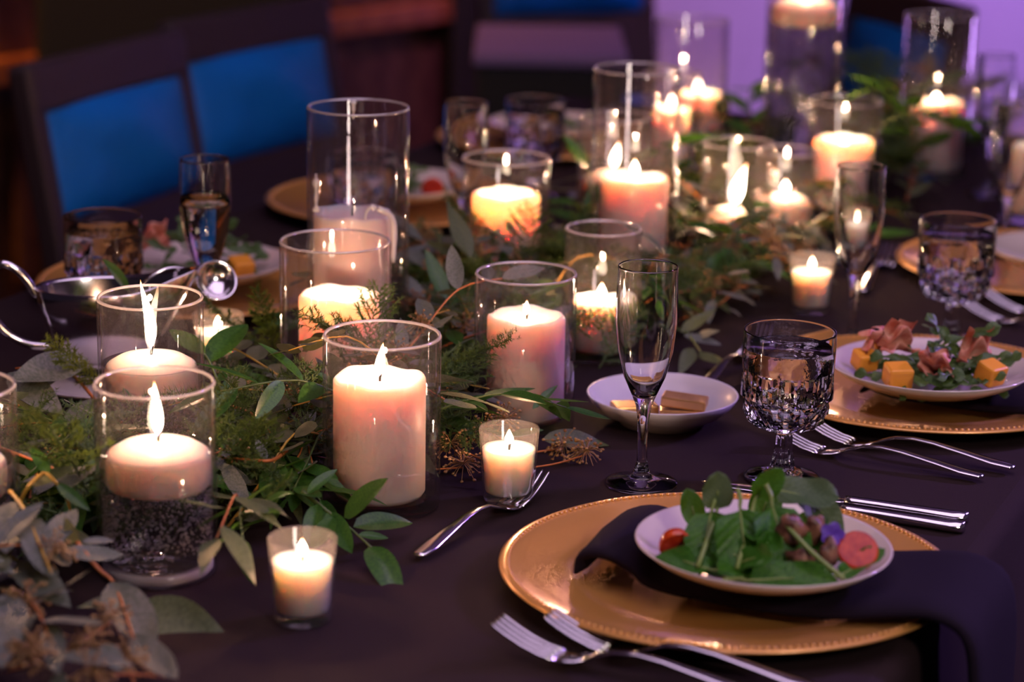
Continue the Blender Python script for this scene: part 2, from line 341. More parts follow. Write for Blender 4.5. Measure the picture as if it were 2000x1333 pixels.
# ================================================================== chairs
def chair_meshes():
    d = {}
    d['seat'] = bevel_box('seat', -0.215, 0.215, -0.21, 0.21, 0.42, 0.47, 0.018)
    d['leg'] = bevel_box('leg', -0.019, 0.019, -0.019, 0.019, 0, 0.425, 0.005)
    # reclined back: local, hinge at rear edge of the seat
    d['post'] = bevel_box('post', -0.018, 0.018, -0.016, 0.016, 0.0, 0.47, 0.006)
    d['rail'] = bevel_box('top_rail', -0.225, 0.225, -0.018, 0.018, 0.40, 0.475, 0.010)
    d['low'] = bevel_box('back_board', -0.20, 0.20, -0.010, 0.010, 0.02, 0.25, 0.006)
    v, f = [], []; nx, nz = 16, 12
    for j in range(nz + 1):
        for i in range(nx + 1):
            a, b = i / nx, j / nz
            bul = 0.030 * (1 - abs(2 * a - 1) ** 3) * (1 - abs(2 * b - 1) ** 3)
            wr = 0.006 * math.sin(9 * a + 5 * b) * bul / 0.03
            v.append((-0.198 + 0.396 * a, -0.012 - bul - wr, 0.235 + 0.175 * b))
    m = len(v)
    for j in range(nz):
        for i in range(nx):
            q = j * (nx + 1) + i; f.append((q, q + 1, q + nx + 2, q + nx + 1))
    v += [(p[0], 0.014, p[2]) for p in v]
    f += [tuple(reversed([i + m for i in q])) for q in f]
    W = nx + 1
    edge = [i for i in range(W)] + [j * W + nx for j in range(1, nz + 1)] + [nz * W + i for i in range(nx - 1, -1, -1)] + [j * W for j in range(nz - 1, 0, -1)]
    for a, b in zip(edge, edge[1:] + edge[:1]): f.append((a, a + m, b + m, b))
    d['panel'] = mesh('back_cushion', v, f)
    return d
CH = chair_meshes()
def chair(label, x, y, rz):
    c = thing('dining_chair', label, 'chair', (x, y, 0), rz, 'blue-backed dining chairs')
    put('seat', CH['seat'], M['bluefabric'], c)
    for sx in (-1, 1):
        for sy in (-1, 1): put('leg', CH['leg'], M['chairwood'], c, Matrix.Translation((sx * 0.19, sy * 0.185, 0)))
    B = Matrix.Translation((0, 0.19, 0.44)) @ Matrix.Rotation(R(-10), 4, 'X')
    for sx in (-1, 1): put('back_post', CH['post'], M['chairwood'], c, B @ Matrix.Translation((sx * 0.208, 0, 0)))
    put('top_rail', CH['rail'], M['chairwood'], c, B); put('back_board', CH['low'], M['chairwood'], c, B)
    p = put('back_cushion', CH['panel'], M['bluefabric'], c, B); p['label'] = 'blue satin back cushion'
    return c
# chair fronts (-Y local) face the table: the table lies towards +v from here
CR = AZ + R(90)
q = T(3.031, -1.70); chair('dining chair with flat blue back cushion, behind the water goblet and the left flute', q.x, q.y, CR + R(2))
q = T(3.489, -1.738); chair('dining chair with creased bright blue back cushion, beside the tall unlit candle vase', q.x, q.y, CR - R(6))
chair('distant dining chair with blue back, beyond the small purple-lit table', 0.20, 5.65, R(20))
chair('dining chair with teal back, at the head of the table between the far vases', 0.46, 4.34, R(-72))

# small table further back
st = thing('side_table', 'small dark-draped table with purple-lit top in the dim background', 'table', (0.065, 4.85, 0))
put('table_top', bevel_box('table_top', -0.15, 0.15, -0.22, 0.22, 0.725, 0.75, 0.006), M['purplecloth'], st)
put('table_skirt', bevel_box('table_skirt', -0.145, 0.145, -0.215, 0.215, 0.0, 0.725, 0.01), M['blackdrape'], st)

# ================================================================== candle vases
VASES = [(-0.392, 2.262, 0.08, 0.10, 'the gravy boat'), (0.142, 2.178, 0.072, 0.03, 'the bread plate')]          # (x, y, radius, height, short name) : greenery keeps clear of these
def vase_mesh(r, h, wall=0.0028, base=0.010):
    p = [(0, 0.0), (r - 0.004, 0.0), (r - 0.001, 0.0012), (r, 0.004), (r, h - 0.0015), (r - wall * 0.3, h), (r - wall * 0.7, h), (r - wall, h - 0.0015),
         (r - wall, base + 0.004), (r - wall - 0.004, base), (0, base)]
    return L('hurricane_vase', p, 72)
def flame_mesh(h, wdt, bend=0.0, wisp=0.0):
    prof = [(0.0, 0.0), (0.10, 0.55), (0.22, 0.92), (0.34, 1.0), (0.5, 0.86), (0.68, 0.55), (0.84, 0.28), (0.94, 0.12), (1.0, 0.0)]
    v, f = lathe([(wdt * r, h * t) for t, r in prof], 16)
    out = []
    for p in v:
        t = p[2] / h
        out.append((p[0] + bend * (t * t) + wisp * math.sin(t * 5.5) * t, p[1], p[2]))
    return mesh('flame', out, f)
LIGHT_W = 0.43
def add_flame(parent, x, y, z, h, wdt=None, bend=0.0, wisp=0.0, power=1.0, body=None):
    wk = put('wick', mesh('wick', *tube([(x, y, z - 0.006), (x + 0.0004, y, z + 0.003), (x + 0.0016, y, z + 0.0075)], 0.0011, 6)), M['wick'], body or parent)
    fl = put('flame', flame_mesh(h, wdt or 0.0048, bend, wisp), M['flame'], parent, Matrix.Translation((x, y, z + 0.004)))
    l = bpy.data.lights.new('flame_light', 'POINT'); l.energy = LIGHT_W * power; l.color = FLAME_COL; l.shadow_soft_size = 0.0024
    o = bpy.data.objects.new('flame_light', l); COL.objects.link(o); o.parent = parent; o.location = (x, y, z + 0.006 + h * 0.75)
def pillar_body(r, z0, z1, well=0.0, dish=0.004, wr=None, seed=0):
    rnd = random.Random(seed); n = 64
    if well > 0:
        wr = wr or r * 0.76
        prof = [(0, z0), (r * 0.94, z0), (r, z0 + 0.004), (r, z1 - 0.004), (r - 0.002, z1 - 0.0008), (r - 0.005, z1), (wr + 0.003, z1 - 0.002), (wr, z1 - 0.006), (wr * 0.94, z1 - well * 0.8), (wr * 0.85, z1 - well), (0, z1 - well)]
    else:
        prof = [(0, z0), (r * 0.94, z0), (r, z0 + 0.004), (r, z1 - 0.003), (r - 0.0012, z1 - 0.0005), (r - 0.003, z1), (r * 0.85, z1 - dish * 0.5), (r * 0.5, z1 - dish), (0.003, z1 - dish * 1.05), (0, z1 - dish * 1.05)]
    v, f = lathe(prof, n); out = []
    ph = [rnd.uniform(0, 6.28) for _ in range(3)]
    for p in v:
        a = math.atan2(p[1], p[0]); t = smoothstep(z1 - 0.02, z1, p[2]) * smoothstep(0.5 * r, r, math.hypot(p[0], p[1]))
        dz = t * (0.0012 * math.sin(3 * a + ph[0]) + 0.0008 * math.sin(7 * a + ph[1]))
        k = 1 + 0.006 * t * math.sin(5 * a + ph[2])
        out.append((p[0] * k, p[1] * k, p[2] + dz))
    return mesh('wax_body', out, f)
def floating_body(r, zt, thick=0.026):
    prof = [(0, zt - thick - 0.012), (r * 0.80, zt - thick - 0.0118), (r * 0.93, zt - thick - 0.0105), (r * 0.985, zt - thick - 0.007), (r, zt - thick - 0.003), (r, zt - 0.0135), (r * 0.99, zt - 0.0118), (r * 0.94, zt - 0.0090), (r * 0.72, zt - 0.0035), (r * 0.40, zt - 0.0006), (r * 0.2, zt), (0.003, zt - 0.001), (0, zt - 0.001)]
    return L('wax_body', prof, 64)
def vase(x, y, dia, h, vlabel, short, kind, clabel, cr=0.037, ct=0.11, lit=True, fh=0.026, well=0.0, water=None, off=(0, 0), power=1.0, bend=0.0, wisp=0.0, fw=None, glass=None, tilt=0.0):
    r = dia / 2; VASES.append((x, y, r, h, short))
    vt = thing('hurricane_vase', vlabel, 'vase', (x, y, TH + 0.0006), 0, 'cylinder candle vases of the centrepiece')
    gbody = put('glass_body', vase_mesh(r, h), glass or M['glass'], vt)
    put('rim', mesh('rim', *closed_lathe([(r - 0.0028, h - 0.0016), (r - 0.0020, h + 0.0004), (r - 0.0008, h + 0.0004), (r + 0.0001, h - 0.0016)], 72)), M['rim_glass'], gbody)
    if water:
        zw = water
        wm = L('water', [(0, 0.0108), (r - 0.008, 0.0108), (r - 0.0034, 0.0145), (r - 0.0032, zw + 0.001), (r - 0.0042, zw), (0, zw)], 64)
        wo = put('water', wm, M['water'], vt)
        if y < 2.1:
            rb = random.Random(int(y * 1000)); pb = []; sb_ = lathe([(0, -1), (.8, -.55), (1, .1), (.7, .7), (0, 1)], 5)
            for _ in range(1000):
                a_ = rb.uniform(0, 6.283); z_ = rb.triangular(.018, zw - .03, .035); pb.append(xf(sb_, Matrix.Translation(((r - .0048) * math.cos(a_), (r - .0048) * math.sin(a_), z_)) @ Matrix.Scale(rb.uniform(.0005, .0012), 4)))
            bo = put('air_bubbles', mesh('air_bubbles', *join(pb)), M['bubble'], wo); bo['kind'] = 'stuff'; bo['label'] = 'tiny air bubbles clinging to the glass under water'
            put('base', L('base', [(0, .0012), (r - .006, .0012), (r - .0035, .004), (r - .0035, .0098), (r - .006, .0100), (0, .0100)], 56), M['base_glass'], wo)
    name = 'floating_candle' if kind == 'float' else 'pillar_candle'
    c = thing(name, clabel, 'candle', (x + off[0], y + off[1], TH + 0.0006), 0, 'candles standing or floating in the vases')
    wb = put('wax_body', floating_body(cr, ct) if kind == 'float' else pillar_body(cr, 0.0103, ct, well, seed=int(abs(x * 1000))), M['wax_float'] if kind == 'float' else M['wax'], c)
    if lit:
        zf = ct - well - (0.004 if (well == 0 and kind != 'float') else 0.001)
        add_flame(c, 0.0, 0.0, zf, fh, fw, bend, wisp, power, wb)
    else:
        put('wick', mesh('wick', *tube([(0, 0, ct - 0.008), (0.0004, 0, ct + 0.002), (0.0022, 0, ct + 0.007)], 0.0011, 6)), M['wick'], wb)
    return vt, c

vase(-0.107, 1.923, 0.098, 0.148, 'short clear glass cylinder vase holding the large cream candle nearest the dessert fork', 'the large front pillar candle', 'pillar', 'wide cream pillar candle burning in the front vase beside the dessert fork', 0.0385, 0.112, fh=0.029, fw=0.0042, off=(-0.002, 0), bend=0.003, power=1.0)
vase(-0.270, 1.757, 0.092, 0.152, 'water-filled glass cylinder vase with floating candle, nearest on the left of the table', 'the water-filled floating-candle vase', 'float', 'cream floating candle burning on water in the nearest left vase', 0.0402, 0.106, fh=0.044, fw=0.0046, water=0.097, bend=-0.002, off=(0.002, -0.001))
vase(-0.314, 2.029, 0.092, 0.150, 'glass vase whose tall orange-tipped flame rises past the rim, before the gravy boat', 'the tall-flamed floating candle', 'float', 'cream floating candle with the tallest wavering orange-tipped flame', 0.0402, 0.099, fh=0.063, fw=0.0052, water=0.090, bend=-0.006, wisp=0.0025)
vase(-0.167, 2.205, 0.104, 0.163, 'glass cylinder vase ringed by fern sprigs, just in front of the tallest unlit candle vase', 'the fern-ringed candle vase', 'pillar', 'cream pillar candle glowing orange behind upright fern sprigs', 0.038, 0.113, fh=0.014, well=0.018, off=(0.004, -0.002), power=0.9)
_, cU = vase(-0.153, 2.322, 0.100, 0.270, 'tall clear glass cylinder vase with wax drips, beside the blue chairs', 'the tall drip-marked vase', 'pillar', 'unlit cream pillar candle with sunken top inside the tall drip-marked vase', 0.038, 0.166, lit=False, off=(-0.006, 0))
vase(0.012, 2.160, 0.094, 0.146, 'short glass cylinder vase with pinkish candle, left of the near champagne flute', 'the pinkish-white pillar candle', 'pillar', 'pinkish-white pillar candle with tiny flame, left of the near champagne flute', 0.0362, 0.106, fh=0.014, fw=0.003, power=0.4, off=(0.001, 0))
vase(-0.010, 2.676, 0.099, 0.156, 'glass cylinder vase with deep orange glowing candle at the middle of the table', 'the deep orange glowing candle', 'pillar', 'pillar candle glowing deep orange all through, middle of the table', 0.039, 0.116, fh=0.014, well=0.024, power=1.5)
vase(0.137, 2.723, 0.100, 0.252, 'tall glass cylinder vase with lit candle, behind the near champagne flute', 'the tall lit vase', 'pillar', 'cream pillar candle burning halfway up the tall vase behind the near flute', 0.0385, 0.128, fh=0.020, power=1.2)
vase(0.122, 2.930, 0.091, 0.162, 'glass cylinder vase mostly hidden behind the tall lit vase', 'the half-hidden slanted flame', 'float', 'floating candle with slanted flame seen through the tall lit vase', 0.037, 0.094, fh=0.034, fw=0.0055, water=0.084, bend=0.006)
vase(0.091, 2.405, 0.078, 0.136, 'narrow glass vase with low orange candle, between pinkish candle and near flute', 'the low orange candle', 'pillar', 'low stubby candle glowing orange behind the near champagne flute', 0.0315, 0.062, fh=0.018, power=1.5, well=0.004)
vase(0.271, 2.906, 0.088, 0.136, 'low glass cylinder vase with bright leaning yellow flame, beyond the near water goblet', 'the bright leaning flame', 'float', 'floating candle with large bright yellow leaning flame', 0.037, 0.056, fh=0.052, fw=0.008, water=0.042, bend=0.012, power=1.6)
vase(0.342, 3.000, 0.080, 0.110, 'small low glass vase right behind the bright leaning flame', 'the small low floating candle', 'float', 'small floating candle with round flame right of the bright leaning flame', 0.034, 0.054, fh=0.016, fw=0.005, water=0.044)
vase(0.432, 3.141, 0.096, 0.152, 'glass cylinder vase with blue-edged rim and broad pale candle, behind the right champagne flute', 'the broad pale far candle', 'pillar', 'broad pale pillar candle with domed glowing top, behind the right flute', 0.039, 0.102, fh=0.012, well=0.012, power=1.2)
vase(0.396, 3.330, 0.108, 0.300, 'tallest far vase filled with water, candle floating near its brim at the top edge', 'the tallest water-filled vase', 'float', 'floating candle high in the tallest water-filled vase against the purple wall', 0.046, 0.262, fh=0.03, water=0.246)
vase(0.252, 3.490, 0.108, 0.210, 'glass cylinder vase against the purple wall holding the flared pale candle', 'the flared far candle', 'pillar', 'pale pillar candle with flared melted rim in front of the purple wall', 0.037, 0.104, fh=0.022, off=(0.012, 0), power=1.2)
vase(0.212, 3.265, 0.080, 0.165, 'slim glass vase seen through the right side of the tall lit vase', 'the slim far vase', 'pillar', 'slim peach candle with round flame, seen through the tall lit vase', 0.026, 0.118, fh=0.02)
vase(0.600, 3.428, 0.102, 0.230, 'tall glass cylinder vase with dark reflections at the far right, before the purple wall', 'the tall far-right vase', 'pillar', 'white candle low in the tall far-right vase above the fluffy greenery', 0.040, 0.108, fh=0.012, power=0.8)
vase(0.690, 3.130, 0.100, 0.150, 'glass cylinder vase cut by the right picture edge, behind the far flute', 'the vase at the right edge', 'pillar', 'cream candle with glowing orange top at the right picture edge', 0.038, 0.098, fh=0.012, well=0.012, power=1.2)
vase(-0.420, 1.745, 0.094, 0.150, 'glass vase cut off by the left picture edge', 'the vase at the left edge', 'float', 'floating candle cut off by the left picture edge', 0.038, 0.10, fh=0.03, water=0.09)

# hardened wax drips on the tall vase
drip = [[(-0.034, -0.037, 0.205), (-0.0345, -0.0372, 0.190), (-0.034, -0.0368, 0.172)]]
def drip_mesh(pts, radii): return tube(spline(pts, 14), [radii[min(len(radii) - 1, int(i * len(radii) / 15))] for i in range(len(spline(pts, 14)))], 8)
def on_wall(ang, z, r=0.0465): return (r * math.cos(R(ang)), r * math.sin(R(ang)), z)
dr = join([drip_mesh([on_wall(-147, .208), on_wall(-147, .201), on_wall(-146.5, .190), on_wall(-147, .180), on_wall(-147, .171)], [.0012, .0035, .0016, .0022, .0015, .0034, .002]),
           drip_mesh([on_wall(-78, .168), on_wall(-76, .176), on_wall(-70, .180), on_wall(-66, .178)], [.0012, .0016, .003, .003]),
           drip_mesh([on_wall(-62, .178), on_wall(-52, .174), on_wall(-42, .168), on_wall(-38, .155), on_wall(-38, .138), on_wall(-39, .122)], [.003, .0026, .003, .0024, .0016, .0012]),
           drip_mesh([on_wall(100, .268), on_wall(100, .262), on_wall(100, .250)], [.0034, .002, .0009])])
tv = cU  # drips belong to the tall vase
for o in COL.objects:
    if o.get('label', '').startswith('tall clear glass cylinder vase with wax drips'): tv = o
wd_ = put('wax_drip', mesh('wax_drip', *dr), M['wax'], tv); wd_['label'] = 'hardened white wax drips'

# ================================================================== votives
vot_me = L('glass_body', [(0, 0), (0.0195, 0), (0.0205, 0.0015), (0.0212, 0.004), (0.0255, 0.0635), (0.0250, 0.0645), (0.0240, 0.0635), (0.0202, 0.0095), (0.019, 0.0082), (0, 0.0080)], 56)
vwax_me = L('wax_body', [(0, 0.0086), (0.0185, 0.0086), (0.0196, 0.0105), (0.0226, 0.0462), (0.0218, 0.0470), (0.019, 0.0458), (0.01, 0.0450), (0, 0.0448)], 48)
def votive(x, y, l1, l2, short, sc=1.0, fh=0.014, power=0.5):
    VASES.append((x, y, 0.026, 0.065, short))
    h = thing('votive_holder', l1, 'candle holder', (x, y, TH + 0.0006), 0, 'small glass votive holders'); h.scale = (sc,) * 3
    put('glass_body', vot_me, M['votive_glass'], h)
    c = thing('votive_candle', l2, 'candle', (x, y, TH + 0.0006), 0, 'votive candles'); c.scale = (sc,) * 3
    wb = put('wax_body', vwax_me, M['wax_votive'], c); add_flame(c, 0, 0, 0.0455, fh, 0.0038, 0, 0, power, wb)
votive(-0.150, 1.660, 'small glass votive holder alone on the cloth at the bottom, left of the gold charger', 'peach votive candle burning at the bottom of the table, nearest of all', 'the nearest votive')
votive(-0.001, 1.940, 'small glass votive holder beside the seed clusters, behind the dessert fork tines', 'votive candle burning behind the dessert fork tines', 'the votive by the dessert fork')
votive(-0.290, 2.305, 'low glass votive holder half hidden behind the tall orange-tipped flame', 'votive candle with white flame right of the tall orange-tipped flame', 'the half-hidden votive')
votive(0.331, 2.610, 'small glass votive holder between the greenery and the right champagne flute', 'votive candle burning left of the right champagne flute stem', 'the votive by the right flute')
votive(0.412, 2.850, 'small glass votive holder seen through the right champagne flute', 'votive candle whose flame shows inside the right champagne flute', 'the votive behind the flute')

# ================================================================== stemware
def goblet_glass():
    # upper bowl smooth, lower bowl cut in rows of diamonds, faceted stem, round foot
    N = 48; v, f = [], []
    rows = [(0.1339, .0396, 0), (0.1336, .0399, 0), (0.1332, .0400, 0), (0.1320, .0400, 0), (0.120, .0402, 0), (0.108, .0400, 0), (0.101, .0398, 0.0), (0.100, .0398, 0.0)]
    cut = [(0.098, .0396, .0004), (0.088, .0393, .0012), (0.0765, .0390, .0016), (0.0735, .0372, -.0004), (0.069, .0362, .0018), (0.0615, .0352, -.0018), (0.0545, .0325, .0018), (0.0495, .0270, -.0014), (0.0468, .0190, .0008), (0.0448, .0100, 0), (0.0425, .0074, 0), (0.040, .0068, 0), (0.026, .0074, 0), (0.013, .0098, 0), (0.0105, .0102, 0), (0.0092, .0110, 0), (0.0065, .020, 0), (0.0040, .0300, 0), (0.0022, .0335, 0), (0.0006, .0335, 0), (0.0, .0325, 0)]
    inner = [(0.1339, .0388, 0), (0.1336, .0385, 0), (0.1330, .0384, 0), (0.1318, .0384, 0), (0.120, .0381, 0), (0.100, .0376, 0), (0.082, .0362, 0), (0.068, .0325, 0), (0.058, .0260, 0), (0.0525, .016, 0)]
    prof = list(reversed(inner)) + rows + cut
    rings = []
    for ri, (z, r, m) in enumerate(prof):
        ring = []
        for i in range(N):
            rr = r + (m * (1 if (i // 2) % 2 == 0 else -1) if m else 0)
            if 0.009 < z < 0.0437 and r < .0112: rr = r * (1.0 if i % 4 else 1.10)
            ring.append(len(v)); v.append((rr * math.cos(2 * math.pi * i / N), rr * math.sin(2 * math.pi * i / N), z))
        rings.append(ring)
    for a, b in zip(rings, rings[1:]):
        for i in range(N):
            j = (i + 1) % N; f.append((a[i], b[i], b[j], a[j]))
    c0 = len(v); v.append((0, 0, 0.0515)); c1 = len(v); v.append((0, 0, 0.0))
    for i in range(N):
        j = (i + 1) % N; f.append((c0, rings[0][i], rings[0][j])); f.append((c1, rings[-1][j], rings[-1][i]))
    me = mesh('glass_body', v, f, True)
    ni = len(inner)
    for p in me.polygons:
        z = sum(me.vertices[i].co.z for i in p.vertices) / len(p.vertices); r = max(math.hypot(me.vertices[i].co.x, me.vertices[i].co.y) for i in p.vertices)
        outer = p.index >= (ni - 1) * N
        if outer and 0.0085 < z < 0.104: p.use_smooth = False
    return me
GOB = goblet_glass()
GW = L('water', [(0, 0.0516), (.0162, .0526), (.0263, .0581), (.0328, .0681), (.0365, .0821), (.0379, .1000), (.0383, .1180), (.0380, .1192), (.0370, .1180), (0, .1180)], 48)
def goblet(x, y, label, tilt=0.0, taz=0.0):
    g = thing('water_goblet', label, 'glass', (x, y, TH + 0.0007), random.uniform(0, 0.3), 'cut-glass water goblets')
    g.rotation_euler = (tilt, taz, g.rotation_euler.z)
    put('glass_body', GOB, M['solid_glass'], g); put('water', GW, M['icy_water'], g)
    VASES.append((x, y, 0.04, 0.134, 'a water goblet')); return g
FLP = [(0, 0.079), (0.004, 0.0795), (0.0085, 0.083), (0.0165, 0.098), (0.0225, 0.120), (0.0252, 0.145), (0.0252, 0.168), (0.0246, 0.1920), (0.02455, 0.1932), (0.0247, 0.1940), (0.0250, 0.1943), (0.0253, 0.1940), (0.02545, 0.1932), (0.0255, 0.1920),
       (0.0264, 0.168), (0.0264, 0.145), (0.0238, 0.120), (0.018, 0.097), (0.0105, 0.080), (0.0068, 0.071), (0.0050, 0.058), (0.0042, 0.040), (0.0045, 0.022), (0.0065, 0.014), (0.0078, 0.0115), (0.0072, 0.0095), (0.0125, 0.0065), (0.024, 0.0042), (0.0295, 0.0029), (0.0310, 0.0024), (0.0315, 0.0014), (0.0311, 0.0003), (0.0300, 0.0), (0.028, 0.0), (0, 0.0)]
FL = L('glass_body', list(reversed(FLP)), 56)
FW = L('wine', [(0, 0.0792), (0.0042, 0.0797), (0.0087, 0.0832), (0.0167, 0.0982), (0.0227, 0.1202), (0.0254, 0.1452), (0.0254, 0.155), (0.0246, 0.1542), (0, 0.1542)], 40)
def flute(x, y, label, wine=False, tx=0.0, ty=0.0):
    g = thing('champagne_flute', label, 'glass', (x, y, TH + 0.0007), 0, 'champagne flutes'); g.rotation_euler = (tx, ty, 0)
    put('glass_body', FL, M['solid_glass'], g)
    if wine: put('sparkling_wine', FW, M['wine'], g)
    VASES.append((x, y, 0.027, 0.194, 'a champagne flute')); return g
goblet(0.238, 2.013, 'cut-glass water goblet between the near champagne flute and the paired forks', 0, R(0.6))
goblet(0.467, 2.487, 'cut-glass water goblet at the right, above the squash and ham salad')
goblet(-0.423, 2.432, 'cut-glass water goblet behind the gravy boat, in front of a blue chair')
goblet(0.026, 3.216, 'blurred water goblet in the back, behind the deep orange glowing candle')
goblet(-0.176, 2.800, 'water goblet seen through the tall drip-marked vase')
flute(0.114, 1.990, 'empty champagne flute in front of the white bread plate')
flute(0.358, 2.462, 'empty champagne flute behind the second goblet-side salad, a votive showing inside')
flute(-0.318, 2.437, 'champagne flute with pale wine in front of the blue chairs', True)
flute(-0.059, 2.822, 'blurred champagne flute at the back beside the deep orange glowing candle')
flute(0.600, 2.885, 'champagne flute at the far right, a glowing candle showing through it')
flute(0.655, 3.290, 'most distant champagne flute before the purple wall at the right')

# ================================================================== tableware
CHG = L('charger_body', [(0, 0.0035), (0.055, 0.0035), (0.100, 0.0045), (0.112, 0.0060), (0.118, 0.0095), (0.126, 0.0120), (0.150, 0.0150), (0.166, 0.0172), (0.1695, 0.0182), (0.1735, 0.0180), (0.1755, 0.0170), (0.1745, 0.0158), (0.150, 0.0130), (0.126, 0.0098), (0.116, 0.0045), (0.110, 0.0010), (0.105, 0.0), (0, 0.0)], 120)
def bead_ring(r, z, n, br):
    parts = []
    base = lathe([(0, -br), (br * .8, -br * .5), (br, 0), (br * .8, br * .6), (0, br)], 6)
    for i in range(n):
        a = 2 * math.pi * i / n; parts.append(xf(base, Matrix.Translation((r * math.cos(a), r * math.sin(a), z))))
    return mesh('beaded_rim', *join(parts))
BEAD = bead_ring(0.1685, 0.0180, 190, 0.0019)
def charger(x, y, label):
    c = thing('charger_plate', label, 'plate', (x, y, TH + 0.0006), 0, 'gold charger plates')
    put('charger_body', CHG, M['gold'], c); b = put('beaded_rim', BEAD, M['gold'], c); b['kind'] = 'stuff'; b['label'] = 'ring of tiny gold beads'
    return c
SPL = L('plate', [(0, 0.004), (0.045, 0.004), (0.066, 0.0065), (0.082, 0.0125), (0.0935, 0.0205), (0.0955, 0.0215), (0.0962, 0.0205), (0.085, 0.0115), (0.068, 0.0035), (0.050, 0.0), (0, 0)], 96)
def salad_plate(x, y, z, label, tx=0, ty=0, m=None, sc=1.0):
    o = put('salad_plate', SPL, m or M['saladplate']); o.location = (x, y, TH + z); o.rotation_euler = (tx, ty, 0); o.scale = (sc,) * 3
    return tag(o, label, 'plate', 'salad plates')
def sweep_napkin(pts, widths, thick, name='napkin'):
    # pts along the strip in (v-offset, z); the strip is as wide as widths in u
    P = spline([(p[0], 0, p[1]) for p in pts], 60); n = len(P); v, f = [], []; S = 20
    for i, p in enumerate(P):
        t = (P[min(i + 1, n - 1)] - P[max(i - 1, 0)]).normalized(); nr = Vector((-t.z, 0, t.x))
        if nr.z < 0 and abs(t.x) > 0.5: nr = -nr
        s = i / (n - 1); k = s * (len(widths) - 1); a = int(min(k, len(widths) - 2)); wd2 = widths[a] + (widths[a + 1] - widths[a]) * (k - a)
        end = min(1.0, 0.35 + 6 * s) 
        th = thick * end
        for j in range(S):
            c = 2 * math.pi * j / S; cx, cz = math.cos(c), math.sin(c)
            ex = math.copysign(abs(cx) ** 0.35, cx) * wd2; ez = math.copysign(abs(cz) ** 0.7, cz) * th
            wob = 0.0018 * math.sin(ex * 60 + s * 7)
            v.append(Vector((p.x, ex + 0.004 * math.sin(s * 9), p.z + 0)) + nr * (ez + wob))
    for i in range(n - 1):
        for j in range(S):
            f.append((i * S + j, i * S + (j + 1) % S, (i + 1) * S + (j + 1) % S, (i + 1) * S + j))
    f.append(tuple(range(S - 1, -1, -1))); f.append(tuple((n - 1) * S + j for j in range(S)))
    return mesh(name, v, f)
def napkin(x, y, rz, label, pts, widths, thick=0.006):
    o = put('napkin', sweep_napkin(pts, widths, thick), M['napkin']); o.location = (x, y, TH); o.rotation_euler = (0, 0, rz)
    return tag(o, label, 'napkin', 'dark folded napkins')
# near setting: charger, napkin folded under the plate and hanging off the table edge
C1 = (0.168, 1.744); C2 = (0.403, 2.276); C3 = (0.632, 2.805)
charger(*C1, 'nearest gold charger plate with beaded rim, under the spinach salad')
charger(*C2, 'gold charger plate under the squash and ham salad at the right')
charger(*C3, 'gold charger plate cut by the right picture edge, beyond the right goblet')
napkin(C1[0], C1[1], AZ, 'dark napkin folded under the spinach salad plate and hanging off the table edge',
       [(-0.104, 0.012), (-0.100, 0.027), (-0.080, 0.033), (-0.055, 0.026), (-0.040, 0.019), (0.0, 0.0175), (0.06, 0.0180), (0.11, 0.0215), (0.15, 0.0280), (0.176, 0.0290), (0.198, 0.017), (0.206, -0.02), (0.207, -0.10), (0.208, -0.22)],
       [0.055, 0.062, 0.066, 0.07, 0.07, 0.07, 0.072, 0.075], 0.0062)
salad_plate(0.190, 1.706, 0.0305, 'pearly salad plate piled with spinach and tomato, nearest plate', R(0), R(1.0))
napkin(C2[0], C2[1], AZ, 'dark purple-lit napkin under the squash and ham salad plate',
       [(-0.05, 0.012), (-0.04, 0.020), (-0.02, 0.018), (0.0, 0.0175), (0.06, 0.0180), (0.11, 0.0215), (0.15, 0.0280), (0.176, 0.0290), (0.198, 0.017), (0.206, -0.02), (0.207, -0.10), (0.208, -0.22)],
       [0.05, 0.06, 0.066, 0.07, 0.07, 0.07, 0.072, 0.075], 0.0062)
salad_plate(0.398, 2.215, 0.0305, 'pearly salad plate with squash cubes, ham and arugula at the right')
salad_plate(0.655, 2.780, 0.0195, 'pale salad plate on the charger at the right picture edge')
LC = [T(2.285, -1.375), T(2.80, -1.37), T(3.32, -1.37)]
charger(LC[0].x, LC[0].y, 'gold charger plate on the far side, behind the left flute'); salad_plate(LC[0].x + 0.01, LC[0].y, 0.0195, 'salad plate with greens on the far side behind the left flute')
charger(LC[1].x, LC[1].y, 'gold charger plate on the far side, right of the tall drip-marked vase'); salad_plate(LC[1].x, LC[1].y, 0.0195, 'salad plate on the far side, right of the tall drip-marked vase')
charger(LC[2].x, LC[2].y, 'gold charger plate furthest back on the far side'); salad_plate(LC[2].x, LC[2].y, 0.0195, 'salad plate furthest back, below the blurred goblet')
